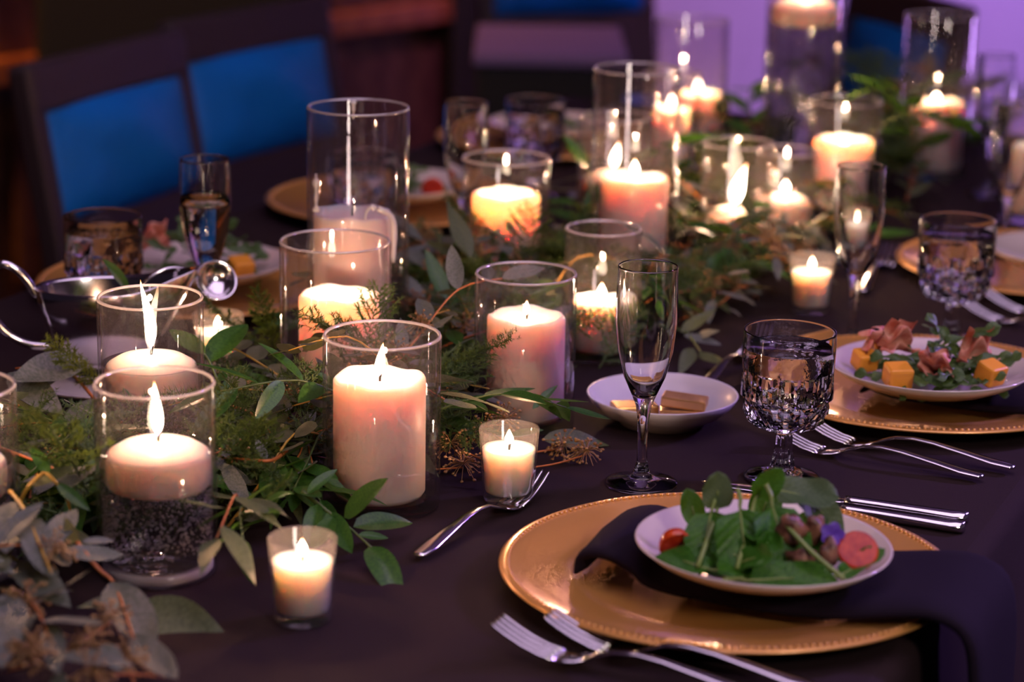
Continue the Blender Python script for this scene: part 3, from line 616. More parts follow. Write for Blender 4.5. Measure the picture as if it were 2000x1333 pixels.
# bread plate with three foil butter pats
BP = L('bread_plate', [(0, 0.0075), (0.036, 0.0078), (0.052, 0.0120), (0.064, 0.0215), (0.0690, 0.0275), (0.0705, 0.0285), (0.0712, 0.0275), (0.067, 0.0205), (0.056, 0.0105), (0.044, 0.0055), (0.040, 0.0), (0.037, 0.0), (0.0365, 0.003), (0, 0.003)], 80)
o = put('bread_plate', BP, M['ceramic']); o.location = (0.142, 2.178, TH + 0.0005); tag(o, 'white bread plate with three butter pats behind the near champagne flute', 'plate')
bm_ = bevel_box('butter_pat', -0.021, 0.021, -0.0125, 0.0125, 0, 0.0095, 0.0016)
for lb, (dx, dy, z, rz, ry) in (('gold foil butter pat at the left of the bread plate', (-0.026, -0.002, 0.0092, R(12), 0)), ('gold foil butter pat lying flat at the front of the bread plate', (0.018, -0.014, 0.0088, R(-4), 0)), ('gold foil butter pat stacked on top of the front one', (0.020, -0.010, 0.0192, R(-12), R(4)))):
    b = put('butter_pat', bm_, M['butter_foil']); b.location = (0.142 + dx, 2.178 + dy, TH + z); b.rotation_euler = (0, ry, rz); tag(b, lb, 'butter', 'foil-wrapped butter pats')

# ---- cutlery (local +X from handle end to tines)
def ribbon(path, width, thick, crown=0.0):
    # path [(x,z)], width [w], builds a closed flat bar with a crowned top
    n = len(path); v, f = [], []; S = 8
    for i, ((x, z), wv) in enumerate(zip(path, width)):
        t = thick[i] if isinstance(thick, (list, tuple)) else thick
        for (a, b) in ((-1, -.3), (-.7, -1), (.7, -1), (1, -.3), (1, .3), (.7, .8), (0, 1 + crown), (-.7, .8)):
            v.append((x, a * wv, z + b * t))
    for i in range(n - 1):
        for j in range(S): f.append((i * S + j, (i + 1) * S + j, (i + 1) * S + (j + 1) % S, i * S + (j + 1) % S))
    f.append(tuple(range(S))); f.append(tuple((n - 1) * S + j for j in range(S - 1, -1, -1)))
    return v, f
def fork_mesh(Lh=0.200):
    s = Lh / 0.200
    hp = [(0, 0.0050), (.004, 0.0052), (.02, 0.0068), (.045, .0105), (.075, .0145), (.095, .0155), (.112, .0135), (.124, .0090), (.133, .0062)]
    hw = [.0030, .0062, .0078, .0062, .0042, .0033, .0032, .0042, .0080]
    zf = lambda x: 0.0030 + 0.0032 * ((x - .150) / .018) ** 2 if x < .150 else 0.0030 + 0.0165 * ((x - .150) / .050) ** 1.7
    parts = [ribbon([(a * s, b) for a, b in hp], hw, .0013, .3)]
    bx_ = [.130, .138, .146, .154]; parts.append(ribbon([(a * s, zf(a) if a > .1335 else .0068) for a in bx_], [.0070, .0110, .0122, .0120], .0011))
    for k in range(4):
        y = (k - 1.5) * 0.0066
        px = [.152, .165, .178, .190, .199, .2015]
        vv, ff = ribbon([(a * s, zf(a)) for a in px], [.0022, .0021, .0019, .0017, .0014, .0005], .0010)
        parts.append(([(p[0], p[1] + y, p[2]) for p in vv], ff))
    return mesh('fork', *join(parts))
FORK = fork_mesh(); FORK_S = fork_mesh(0.185)
def fork(label, tail, tip, z=0.0, me=None, roll=0.0, pitch=0.0):
    d = Vector(tip) - Vector(tail); o = put('fork', me or FORK, M['silver']); o.location = (tail[0], tail[1], TH + 0.0008 + z)
    o.rotation_euler = (roll, pitch, math.atan2(d.y, d.x)); return tag(o, label, 'fork', 'table forks')
FA = ((0.177, 1.522), (-0.008, 1.603)); FB = ((0.214, 1.535), (0.028, 1.616))
fork('dessert fork pointing away, between the front pillar candle and the nearest gold charger', (-0.071, 1.786), (0.030, 1.972), 0)
fork('lower of two overlapping forks at the bottom edge, tines to the left', FA[0], FA[1], 0.0, pitch=R(-1.5))
fork('upper of two overlapping forks at the bottom edge, tines nearer the gold charger', FB[0], FB[1], 0.0012, pitch=R(-1.5))
fork('lower of two crossed forks right of the near goblet stem', (0.414, 2.012), (0.256, 2.100), 0.0)
fork('upper of two crossed forks right of the near goblet stem', (0.446, 2.036), (0.288, 2.124), 0.0012)
fork('lower of two blurred forks behind the right goblet', (0.655, 2.480), (0.498, 2.605), 0.0)
fork('upper of two blurred forks behind the right goblet', (0.690, 2.520), (0.530, 2.642), 0.0012)
fork('blurred dessert fork lying between right flute and right goblet', (0.400, 2.690), (0.462, 2.882), 0.0)
fork('dessert fork whose handle shows between bread plate and near goblet', (0.185, 2.270), (0.255, 2.440), 0.0)
fork('blurred fork cut by the left picture edge above the pale leaves', (-0.50, 2.17), (-0.60, 2.33), 0.0)
def knife(label, tail, tip, z=0.0):
    d = Vector(tip) - Vector(tail); ln = d.length
    k_ = thing('table_knife', label, 'knife', (tail[0], tail[1], TH + 0.0008 + z), math.atan2(d.y, d.x), 'table knives')
    hx = [0, .003, .012, .04, .075, .098, .104]; put('handle', mesh('handle', *ribbon([(a, .0045) for a in hx], [.003, .0075, .0085, .0072, .0060, .0055, .0060], .0040, .25)), M['silver'], k_)
    bx_ = [.104, .110, .130, .17, .20, ln - .004, ln]; put('blade', mesh('blade', *ribbon([(a, .0045) for a in bx_], [.0050, .0070, .0085, .0090, .0085, .0050, .001], .0009)), M['silver'], k_)
knife('table knife beyond the nearest gold charger, upper of the two', (0.381, 1.902), (0.166, 1.986))
knife('table knife beyond the nearest gold charger, lower of the two', (0.374, 1.878), (0.165, 1.965))

# ---- gravy boat, saucer, ladle
gb = thing('gravy_boat', 'silver gravy boat with looped handle on a saucer at the left edge', 'gravy boat', (-0.392, 2.262, TH + 0.013), R(8))
def boat():
    v, f = [], []; n = 48; rows = [(.000, .52, 0), (.004, .55, 0), (.010, .38, 0), (.016, .50, 0), (.040, .80, .2), (.070, .95, .7), (.088, 1.0, 1), (.0895, .985, 1), (.086, .95, 1), (.060, .86, .6), (.030, .62, .1), (.020, .25, 0)]
    for (z, s, lip) in rows:
        for i in range(n):
            a = 2 * math.pi * i / n; rx = .068 * s * (1 + 0.30 * lip * max(0, math.cos(a)) ** 6); ry = .044 * s * (1 - .25 * lip * max(0, math.cos(a)) ** 3)
            v.append((rx * math.cos(a), ry * math.sin(a), z + lip * .016 * max(0, math.cos(a)) ** 3))
    for r in range(len(rows) - 1):
        for i in range(n):
            j = (i + 1) % n; f.append((r * n + i, r * n + j, (r + 1) * n + j, (r + 1) * n + i))
    f.append(tuple(range(n - 1, -1, -1))); f.append(tuple((len(rows) - 1) * n + i for i in range(n)))
    return mesh('boat_body', v, f)
put('boat_body', boat(), M['silver'], gb)
put('handle', mesh('handle', *tube(spline([(-.066, 0, .080), (-.078, 0, .100), (-.096, 0, .112), (-.113, 0, .100), (-.114, 0, .075), (-.100, 0, .048), (-.078, 0, .033), (-.054, 0, .030)], 42), [.0042] * 43, 10)), M['silver'], gb)
o = put('saucer', L('saucer', [(0, .006), (.05, .006), (.07, .009), (.078, .0125), (.079, .0118), (.07, .006), (.05, 0), (0, 0)], 64), M['ceramic']); o.location = (-0.392, 2.262, TH + 0.0005); tag(o, 'white saucer under the silver gravy boat', 'saucer')
ld = thing('ladle', 'small silver ladle leaning out of the gravy boat, bowl beyond the tall flame', 'ladle', (-0.392, 2.262, TH))
put('ladle_handle', mesh('ladle_handle', *tube(spline([(0.0, 0.0, 0.055), (0.030, 0.01, 0.098), (.052, .02, .1135), (.070, .03, .113), (.086, .04, .104)], 30), [.0019] * 31, 8)), M['silver'], ld)
bw = L('ladle_bowl', [(0, -.010), (.010, -.0085), (.018, -.003), (.0205, .004), (.0200, .0045), (.0175, -.001), (.010, -.0065), (0, -.008)], 32)
put('ladle_bowl', bw, M['silver'], ld, Matrix.Translation((0.100, 0.046, 0.097)) @ Euler((R(58), R(8), R(20))).to_matrix().to_4x4())

# ================================================================== leaves
def leaf_mesh(name, prof, ln, wd, curl=0.10, fold=0.18, wave=0.0, nx=9, ny=4, seed=0):
    """unit along +X, width along Y, upper face +Z; curl bends the tip down, fold lifts both halves from the midrib"""
    rnd = random.Random(seed); ph = rnd.uniform(0, 6)
    v, f = [], []
    for i in range(nx + 1):
        t = i / nx; w_ = max(prof(t), 0.012) * wd * 0.5
        for j in range(-ny, ny + 1):
            s = j / ny; y = s * w_
            z = fold * abs(s) ** 1.2 * w_ - curl * ln * t * t + wave * math.sin(t * 9 + ph + s * 2) * abs(s)
            v.append((t * ln, y, z))
    W = 2 * ny + 1
    for i in range(nx):
        for j in range(W - 1):
            q = i * W + j; f.append((q, q + W, q + W + 1, q + 1))
    return mesh(name, v, f)
P_rus = lambda t: 2.05 * (t ** 0.62) * ((1 - t) ** 0.85)
P_euc = lambda t: math.sin(math.pi * t ** 0.8) ** 0.75 if 0 < t < 1 else 0
P_lan = lambda t: (math.sin(math.pi * t ** 0.75) ** 1.0 if 0 < t < 1 else 0) * (1 - 0.25 * t)
P_rnd = lambda t: math.sqrt(max(0, 1 - (2 * t - 1) ** 2))
P_spi = lambda t: 1.55 * (t ** 0.35) * ((1 - t) ** 0.5)
LEAF = {
    'ruscus': [leaf_mesh('leaf', P_rus, 1, .40, c, .25, 0, seed=i) for i, c in enumerate((.05, .14, .24, -.08))],
    'euc': [leaf_mesh('leaf', P_euc, 1, .33, c, .12, .01, seed=i) for i, c in enumerate((.04, .16, -.10))],
    'lance': [leaf_mesh('leaf', P_lan, 1, .33, c, .12, .01, seed=i) for i, c in enumerate((.05, .20, -.12))],
    'round': [leaf_mesh('leaf', P_rnd, 1, .88, c, .10, .015, seed=i) for i, c in enumerate((.04, .15, -.1))],
    'spinach': [leaf_mesh('leaf_blade', P_spi, 1, .72, c, .30, .055, 12, 5, seed=i) for i, c in enumerate((.10, .28, -.12, .4))],
    'arugula': [leaf_mesh('leaf', lambda t: .25 + .75 * abs(math.sin(t * 9)) * (0.4 + t) if t < .97 else 0.05, 1, .26, c, .25, .06, 14, 3, seed=i) for i, c in enumerate((.15, .4, -.25))],
}
def frame(base, tip, up=(0, 0, 1), roll=0.0):
    """matrix: +X base->tip scaled to its length, +Z near the given up"""
    b, t = Vector(base), Vector(tip); x = t - b; ln = x.length; x.normalize(); u = Vector(up)
    y = u.cross(x)
    if y.length < 1e-3: y = Vector((0, 1, 0)).cross(x)
    y.normalize(); z = x.cross(y)
    m = Matrix(((x.x, y.x, z.x, b.x), (x.y, y.y, z.y, b.y), (x.z, y.z, z.z, b.z), (0, 0, 0, 1)))
    return m @ Matrix.Rotation(roll, 4, 'X') @ Matrix.Scale(ln, 4)

# ================================================================== salads
px, py, pz = 0.190, 1.706, TH + 0.036
def on_plate(p):
    rr = math.hypot(p[0] - px, p[1] - py); zz = pz + .0015 + (.0 if rr < .05 else .019 * ((rr - .05) / .045) ** 1.6)
    return (p[0], p[1], max(p[2], zz))
def spinach(label, base, tip, wsc=1.0, up=(0, -0.7, 0.7), var=0, stem=None, m=None, group='spinach leaves on the nearest plate'):
    root = thing('spinach_leaf', label, 'leaf', base, 0, group)
    b = Vector(base); me = LEAF['spinach'][var]
    o = bpy.data.objects.new('leaf_blade', me); COL.objects.link(o); o.parent = root
    if not me.materials: me.materials.append(M['spinach'])
    o.matrix_local = frame((0, 0, 0), Vector(tip) - b, up) @ Matrix.Diagonal((1, wsc, 1, 1))
    if m: o.material_slots[0].link = 'OBJECT'; o.material_slots[0].material = m
    s = stem or on_plate(b - (Vector(tip) - b) * 0.3)
    put('leaf_stem', mesh('leaf_stem', *tube(spline([Vector(s) - b, (Vector(s) - b) * 0.4 + Vector((0.001, 0, 0.002)), (0, 0, 0), (Vector(tip) - b) * 0.5 + Vector((0, 0, 0.0006))], 9), [.0019, .0018, .0018, .0017, .0016, .0014, .0011, .0009, .0007, .0005], 6)), M['spinach_stem'], root)
    return root
px, py, pz = 0.190, 1.706, TH + 0.036
def A1(dx, dy, dz): return (px + dx, py + dy, pz + dz)
SL = [('large front spinach leaf hanging over the middle of the salad', A1(-.020, -.018, .046), A1(-.016, -.060, .006), 1.15, (0, -.9, .5), 1),
      ('dark spinach leaf leaning against the left tomato', A1(-.040, -.006, .040), A1(-.050, -.042, .006), 1.0, (-.2, -.9, .4), 0),
      ('spinach leaf right of the middle stem', A1(.004, -.016, .048), A1(.018, -.058, .006), 1.1, (.2, -.9, .4), 1),
      ('pale-backed spinach leaf standing at the top left of the salad', A1(-.035, .000, .040), A1(-.036, -.002, .069), 1.3, (0, -1, .1), 0),
      ('spinach leaf sticking up at the top middle of the salad', A1(-.006, .006, .048), A1(.012, .002, .071), 1.1, (0, -1, .2), 0),
      ('grey-green spinach leaf draped at the top right of the salad', A1(.010, .018, .050), A1(.056, .006, .044), 1.0, (0, -.5, .8), 2),
      ('grey-green spinach leaf draped behind the right tomato', A1(.030, .020, .046), A1(.060, -.006, .024), 1.0, (.3, -.7, .6), 1),
      ('light spinach leaf lying along the front rim of the plate', A1(-.016, -.066, .009), A1(.048, -.068, .004), .7, (0, -.6, .8), 0),
      ('spinach leaf lying at the front left rim of the plate', A1(-.042, -.046, .009), A1(-.082, -.030, .010), .8, (0, -.6, .8), 0),
      ('narrow dark spinach leaf under the right tomato', A1(.050, -.050, .006), A1(.086, -.028, .013), .6, (0, -.5, .8), 2),
      ('spinach leaf at the back left of the salad', A1(-.048, .020, .020), A1(-.056, .030, .046), 1.0, (0, -1, .4), 0),
      ('spinach leaf buried at the back of the salad', A1(.000, .030, .020), A1(.010, .036, .052), 1.2, (0, -1, .3), 1),
      ('spinach leaf buried under the tomato side of the salad', A1(.040, -.010, .006), A1(.010, -.040, .012), 1.0, (0, -.4, .9), 0),
      ('spinach leaf flat under the left part of the salad', A1(-.020, -.020, .006), A1(-.066, -.036, .008), 1.0, (0, -.4, .9), 0),
      ('spinach leaf flat under the front part of the salad', A1(.010, -.030, .006), A1(-.040, -.060, .008), 1.0, (0, -.4, .9), 2)]
for i, (lb, b, t, ws, up, vr) in enumerate(SL):
    b, t = on_plate(b), on_plate(t)
    st_ = {3: A1(-.052, -.048, .012), 4: A1(-.024, -.052, .012), 5: A1(.000, .010, .052)}.get(i)
    spinach(lb, b, t, ws, up, vr, st_, M['spinach_back'] if i in (3, 5, 6) else None)
rs = random.Random(3)
for i in range(13):
    a_ = rs.uniform(0, 6.283); r_ = .045 * math.sqrt(rs.random()); b_ = A1(r_ * math.cos(a_) - .004, r_ * math.sin(a_) * .8 - .012, .010 + .026 * (1 - r_ / .05)); d_ = rs.uniform(0, 6.283)
    t_ = (b_[0] + .034 * math.cos(d_), b_[1] + .026 * math.sin(d_), max(pz + .010, b_[2] + rs.uniform(-.008, .016)))
    b_, t_ = on_plate(b_), on_plate(t_)
    spinach('small spinach leaf tucked into the spinach salad', b_, t_, 1.1, (rs.uniform(-.5, .5), -.6, .7), (0, 2)[i % 2])
put_ = tag(put('spinach_stalk', mesh('spinach_stalk', *tube(spline([A1(.012, -.030, .040), A1(.030, -.052, .026), A1(.052, -.068, .012)], 10), .0019, 6)), M['spinach_stem']), 'loose green spinach stalk slanting down the right of the salad', 'stalk')
def blob(name, r, sx, sy, sz, amp, seed, n=14, rings=9):
    rnd = random.Random(seed); ph = [rnd.uniform(0, 6.28) for _ in range(6)]
    v, f = lathe([(0, -1)] + [(math.sin(math.pi * k / rings), -math.cos(math.pi * k / rings)) for k in range(1, rings)] + [(0, 1)], n); out = []
    for p in v:
        k = 1 + amp * (math.sin(3 * p[0] + ph[0]) * math.sin(4 * p[1] + ph[1]) + .6 * math.sin(5 * p[2] + ph[2] + 3 * p[0]) + .4 * math.sin(9 * p[1] + ph[3]))
        out.append((p[0] * r * sx * k, p[1] * r * sy * k, p[2] * r * sz * k))
    return mesh(name, out, f)
def half_tomato(label, loc, rot, sc=1.0):
    t = thing('cherry_tomato_half', label, 'tomato', loc, 0, 'halved cherry tomatoes'); t.rotation_euler = rot; t.scale = (sc,) * 3
    put('skin', L('skin', [(0, -.013), (.005, -.0122), (.0095, -.0092), (.0125, -.004), (.0132, 0), (.0126, .0006)], 32), M['tomato'], t)
    put('flesh', L('flesh', [(.0127, .0004), (.011, .0010), (.0085, .0002), (.006, .0011), (.003, .0003), (0, .0008)], 32), M['tomato_flesh'], t)
half_tomato('red tomato half skin-up at the left of the spinach salad', A1(-.066, -.020, .018), (R(120), R(-20), 0), 1.0)
half_tomato('red tomato half showing its cut face at the right of the spinach salad', A1(.066, -.034, .022), (R(48), R(-10), R(10)), 1.15)
for lb, p, s, sd in (('browned mushroom piece in the middle of the spinach salad', A1(.018, -.030, .034), (1.0, .6, 1.2), 1), ('browned mushroom piece right of the middle of the salad', A1(.036, -.024, .034), (.8, .6, 1.1), 2), ('dark roasted mushroom lower in the salad', A1(.024, -.044, .018), (1.1, .7, .8), 3), ('curled browned mushroom beside the violet petal', A1(.044, -.038, .020), (.7, .7, 1.1), 4)):
    tag(put('mushroom_piece', blob('mushroom_piece', .0098, *s, .24, sd), M['bacon'], None, Matrix.Translation(p)), lb, 'mushroom', 'roasted mushroom pieces')
vp = thing('violet_flower', 'small violet flower beside the right tomato half', 'flower', A1(.047, -.030, .032))
for k in range(5):
    a = k * 1.257; put('petal', LEAF['round'][1].copy(), M['violet'], vp, frame((0, 0, 0), (.009 * math.cos(a), .004 * math.sin(a) - .003, .008 * math.sin(a) + .002), (0, -1, .3)))
# second salad
qx, qy, qz = 0.398, 2.215, TH + 0.036
def A2(dx, dy, dz): return (qx + dx, qy + dy, qz + dz)
cube = bevel_box('squash_cube', -.0105, .0105, -.0105, .0105, -.009, .009, .0025)
def squash(lb, loc, rz, rx=0.0, sc=1.0):
    o = put('squash_cube', cube, M['squash']); o.location = loc; o.rotation_euler = (rx, 0, rz); o.scale = (sc, sc * .95, sc); tag(o, lb, 'squash', 'orange squash cubes')
squash('orange squash cube at the left end of the arugula salad', A2(-.062, .004, .017), .4, .3)
squash('orange squash cube at the front left of the arugula salad', A2(-.038, -.046, .016), .2, .2, 1.15)
squash('orange squash cube at the right end of the arugula salad', A2(.050, -.038, .018), .7, .3, 1.1)
squash('second orange squash cube tucked behind the left ham slice', A2(-.052, .024, .022), 1.0, .3, .8)
def ham_mesh(seed):
    rnd = random.Random(seed); v, f = [], []; n = 12; ph = rnd.uniform(0, 6)
    for i in range(n + 1):
        for j in range(n + 1):
            a, b = i / n - .5, j / n - .5
            v.append((a * .032 * (1 - .5 * b), b * .024 + .004 * math.sin(9 * a + ph), .010 * math.sin(7 * a + ph) * math.cos(5 * b) + .006 * math.sin(13 * b + ph) + .02 * b))
    for i in range(n):
        for j in range(n): q = i * (n + 1) + j; f.append((q, q + 1, q + n + 2, q + n + 1))
    m_ = len(v); v += [(p[0], p[1] + .0006, p[2] - .0012) for p in v]; f += [tuple(reversed([i + m_ for i in q])) for q in f]
    return mesh('ham_slice', v, f)
for lb, p, rz, rx, sd in (('curled pink ham slice at the back left of the arugula salad', A2(-.030, .010, .038), .3, 1.0, 1), ('crumpled pink ham slice at the front of the arugula salad', A2(-.002, -.042, .026), -.5, 1.2, 2), ('small ham slice at the right of the arugula salad', A2(.044, .004, .030), .2, .8, 3), ('ham slice beside the left squash cube', A2(-.054, .012, .030), .8, .9, 5)):
    o = put('ham_slice', ham_mesh(sd), M['ham']); o.location = p; o.rotation_euler = (rx, 0, rz); tag(o, lb, 'ham', 'cured ham slices')
def arugula_heap(n, cx, cy, cz, rad, hgt, group, label, seed):
    rnd = random.Random(seed)
    for i in range(n):
        a, r = rnd.uniform(0, 6.283), rad * math.sqrt(rnd.random()); h = hgt * (1 - (r / rad) ** 2) * rnd.uniform(.3, 1)
        b = Vector((cx + r * math.cos(a), cy + r * math.sin(a) * .85, cz + .004 + h)); d = rnd.uniform(0, 6.283); ln = rnd.uniform(.032, .055)
        t = b + Vector((math.cos(d) * ln, math.sin(d) * ln * .8, rnd.uniform(-.25, .35) * ln)); t.z = max(t.z, cz + .006)
        rr = math.hypot(t.x - cx, t.y - cy)
        if rr > .08: t.x, t.y = cx + (t.x - cx) * .08 / rr, cy + (t.y - cy) * .08 / rr
        me = LEAF['arugula'][i % 3]
        o = put('arugula_leaf', me, M['arugula']); o.matrix_world = frame(b, t, (rnd.uniform(-.5, .5), -.5, .8)); tag(o, label, 'leaf', group)
arugula_heap(58, qx + .004, qy - .004, qz, .058, .036, 'arugula leaves on the right salad plate', 'green arugula leaf in the squash and ham salad', 4)
# salads of the far side
arugula_heap(34, LC[0].x + .01, LC[0].y, TH + .024, .060, .040, 'greens on the far side plate behind the left flute', 'green salad leaf on the plate behind the left flute', 5)
arugula_heap(26, LC[1].x, LC[1].y, TH + .024, .060, .036, 'greens on the far plate right of the tall drip-marked vase', 'green salad leaf on the far plate right of the tall drip-marked vase', 6)
arugula_heap(14, LC[2].x, LC[2].y, TH + .024, .060, .020, 'greens on the furthest plate', 'green salad leaf on the furthest far-side plate', 7)
arugula_heap(16, 0.665, 2.775, TH + .024, .055, .022, 'greens on the plate at the right edge', 'green salad leaf on the plate at the right picture edge', 8)
squash('orange squash cube on the plate behind the left flute', (LC[0].x + .058, LC[0].y - .040, TH + .041), .5, .3, 1.2)
o = put('ham_slice', ham_mesh(9), M['ham']); o.location = (LC[0].x - .045, LC[0].y + .02, TH + .062); o.rotation_euler = (1.0, 0, .5); tag(o, 'red ham slice on the plate behind the left flute', 'ham', 'cured ham slices')
half_tomato('blurred tomato half on the far plate right of the tall drip-marked vase', (LC[1].x + .045, LC[1].y - .055, TH + .042), (R(110), 0, 0), 1.1)
squash('blurred orange squash cube on the furthest plate beside the tall lit vase', (LC[2].x - .02, LC[2].y - .045, TH + .043), .5, .3, 1.1)

# ================================================================== greenery of the centrepiece
ICO = None
def seed_cluster(seed, n=44, rad=.021):
    rnd = random.Random(seed); base = lathe([(0, -1.15), (.62, -.75), (1, 0), (.72, .62), (.3, .85), (0, .8)], 7); parts = []
    for i in range(n):
        d = Vector((rnd.gauss(0, 1), rnd.gauss(0, 1), rnd.gauss(0, .7))).normalized() * rad * rnd.uniform(.45, 1.0); s = rnd.uniform(.0012, .0019)
        q = d.to_track_quat('Z', 'Y').to_matrix().to_4x4()
        parts.append(xf(base, Matrix.Translation(d) @ q @ Matrix.Scale(s, 4)))
        parts.append(tube([(0, 0, 0), d * .55 + Vector((0, 0, .002)), d * .95], .0004, 3, False))
    return mesh('seed_cluster', *join(parts))
SEEDC = [seed_cluster(i) for i in range(3)]
def fern_mesh(ln, spread, seed, dens=1.0, upright=False):
    """feathery plumosus spray: side branches in one plane, each with fine needles"""
    rnd = random.Random(seed); v, f = [], []
    def needle(p, d, l_, w_):
        s = d.cross(Vector((0, 0, 1)));
        if s.length < 1e-3: s = Vector((1, 0, 0))
        s = s.normalized() * w_; o = len(v); v.extend([p - s, p + s, p + d * l_]); f.append((o, o + 1, o + 2))
    nb = int(26 * dens)
    for b in range(nb):
        t = .12 + .88 * b / nb; side = 1 if b % 2 else -1
        bl = spread * (math.sin(math.pi * min(1, t * .85 + .12)) ** .8) * rnd.uniform(.7, 1.1)
        p0 = Vector((t * ln, 0, 0.02 * ln * math.sin(t * 3)))
        ang = rnd.uniform(.6, 1.0)
        d = Vector((math.cos(ang), side * math.sin(ang), rnd.uniform(-.12, .3))).normalized()
        nn = max(4, int(bl / .0019)); pts = []
        for k in range(nn):
            s = k / nn; pts.append(p0 + d * (bl * s) + Vector((bl * .18 * s * s, 0, -.10 * bl * s * s)))
        for k, p in enumerate(pts):
            for _ in range(3):
                nd = (d * rnd.uniform(.3, 1) + Vector((rnd.gauss(0, .5), rnd.gauss(0, .5), rnd.gauss(0, .45)))).normalized()
                needle(p, nd, rnd.uniform(.0055, .0105), .00062)
        o = len(v); q = pts[-1]; s = d.cross(Vector((0, 0, 1))).normalized() * .0003
        v.extend([p0 - s, p0 + s, q]); f.append((o, o + 1, o + 2))
    return mesh('fern_foliage', v, f, False)
FERN = [fern_mesh(.17, .055, 1), fern_mesh(.14, .045, 2), fern_mesh(.11, .020, 3, 1.3), fern_mesh(.19, .06, 4, 1.2)]
FERN_Y = [me.copy() for me in FERN]
STEMM = {'ruscus': M['stem_green'], 'euc': M['stem_orange'], 'lance': M['stem_orange'], 'round': M['stem_yellow'], 'fern': M['stem_green'], 'fern_yellow': M['stem_green']}
LEAFM = {'ruscus': M['ruscus'], 'euc': M['euc'], 'lance': M['euc_olive'], 'round': M['dollar']}
def sprig_proto(sp, seed):
    """stem along +X that arcs; list of leaves (mesh index, matrix)"""
    rnd = random.Random(seed * 31 + len(sp)); out = []
    ln = {'ruscus': rnd.uniform(.17, .23), 'euc': rnd.uniform(.17, .24), 'lance': rnd.uniform(.17, .23), 'round': rnd.uniform(.14, .20)}.get(sp, .16)
    dz = rnd.uniform(-.02, .03); sw = rnd.uniform(-.035, .035)
    path = spline([(0, 0, 0), (ln * .35, sw * .5, .018), (ln * .7, sw, .012 + dz), (ln, sw * .6, -.012 + dz)], 12)
    n = {'ruscus': 11, 'euc': 9, 'lance': 9, 'round': 14}[sp]
    for k in range(n):
        t = .10 + .90 * k / (n - 1); i = min(len(path) - 2, int(t * (len(path) - 1))); p = path[i].lerp(path[i + 1], t * (len(path) - 1) - i)
        tg = (path[i + 1] - path[i]).normalized(); side = 1 if k % 2 else -1
        if sp == 'ruscus': l_, ang = rnd.uniform(.048, .070), rnd.uniform(.55, 1.0)
        elif sp == 'euc': l_, ang = rnd.uniform(.040, .068), rnd.uniform(.6, 1.2)
        elif sp == 'lance': l_, ang = rnd.uniform(.050, .078), rnd.uniform(.5, 1.0)
        else: l_, ang = rnd.uniform(.018, .030), rnd.uniform(.9, 1.5)
        if k == n - 1: ang = .1
        sd = Vector((-tg.y, tg.x, 0)).normalized() * side
        d = (tg * math.cos(ang) + sd * math.sin(ang) + Vector((0, 0, rnd.uniform(-.30, .32)))).normalized()
        out.append((sp, rnd.randrange(len(LEAF[sp])), frame(p, p + d * l_, (rnd.uniform(-.35, .35), rnd.uniform(-.6, .1), 1))))
    if sp == 'euc':
        for k in range(2): out.append(('seed', rnd.randrange(3), Matrix.Translation(path[int(len(path) * (.45 + .35 * k))] + Vector((rnd.uniform(-.015, .015), rnd.uniform(-.02, .02), .004)))))
    st = mesh('stem', *tube(path, [.0017 - .0010 * i / (len(path) - 1) for i in range(len(path))], 6))
    st.materials.append(STEMM[sp])
    return st, path, out
PROTO = {sp: [sprig_proto(sp, i) for i in range(5)] for sp in ('ruscus', 'euc', 'lance', 'round')}
for i in range(4):
    FERN_Y[i].materials.append(M['fern_yellow'])
def blocked(p, pad=0.004):
    for (x, y, r, h, s) in VASES:
        if p.z - TH < h + .004 and (p.x - x) ** 2 + (p.y - y) ** 2 < (r + pad) ** 2: return True
    return False
def near(p, rel=False):
    best = min((q for q in VASES if not q[4].startswith('a ')), key=lambda q: (q[0] - p.x) ** 2 + (q[1] - p.y) ** 2)
    if not rel: return best[4]
    dx, dy = p.x - best[0], p.y - best[1]
    if abs(dx) > 1.3 * abs(dy): w_ = 'right of' if dx > 0 else 'left of'
    elif abs(dy) > 1.8 * abs(dx): w_ = 'behind' if dy > 0 else 'in front of'
    else: w_ = 'diagonally ' + ('behind ' if dy > 0 else 'before ') + ('right of' if dx > 0 else 'left of')
    return w_ + ' ' + best[4]
USED = {}
def distinct(label):
    n_ = USED.get(label, 0); USED[label] = n_ + 1
    return label
WORDS = {'ruscus': 'green ruscus sprig', 'euc': 'seeded eucalyptus sprig', 'lance': 'olive eucalyptus sprig', 'round': 'round-leaved eucalyptus sprig', 'fern': 'feathery fern spray', 'fern_yellow': 'yellow-green fern spray'}
NAMES = {'ruscus': 'ruscus_sprig', 'euc': 'seeded_eucalyptus_sprig', 'lance': 'eucalyptus_sprig', 'round': 'round_eucalyptus_sprig', 'fern': 'fern_spray', 'fern_yellow': 'fern_spray'}
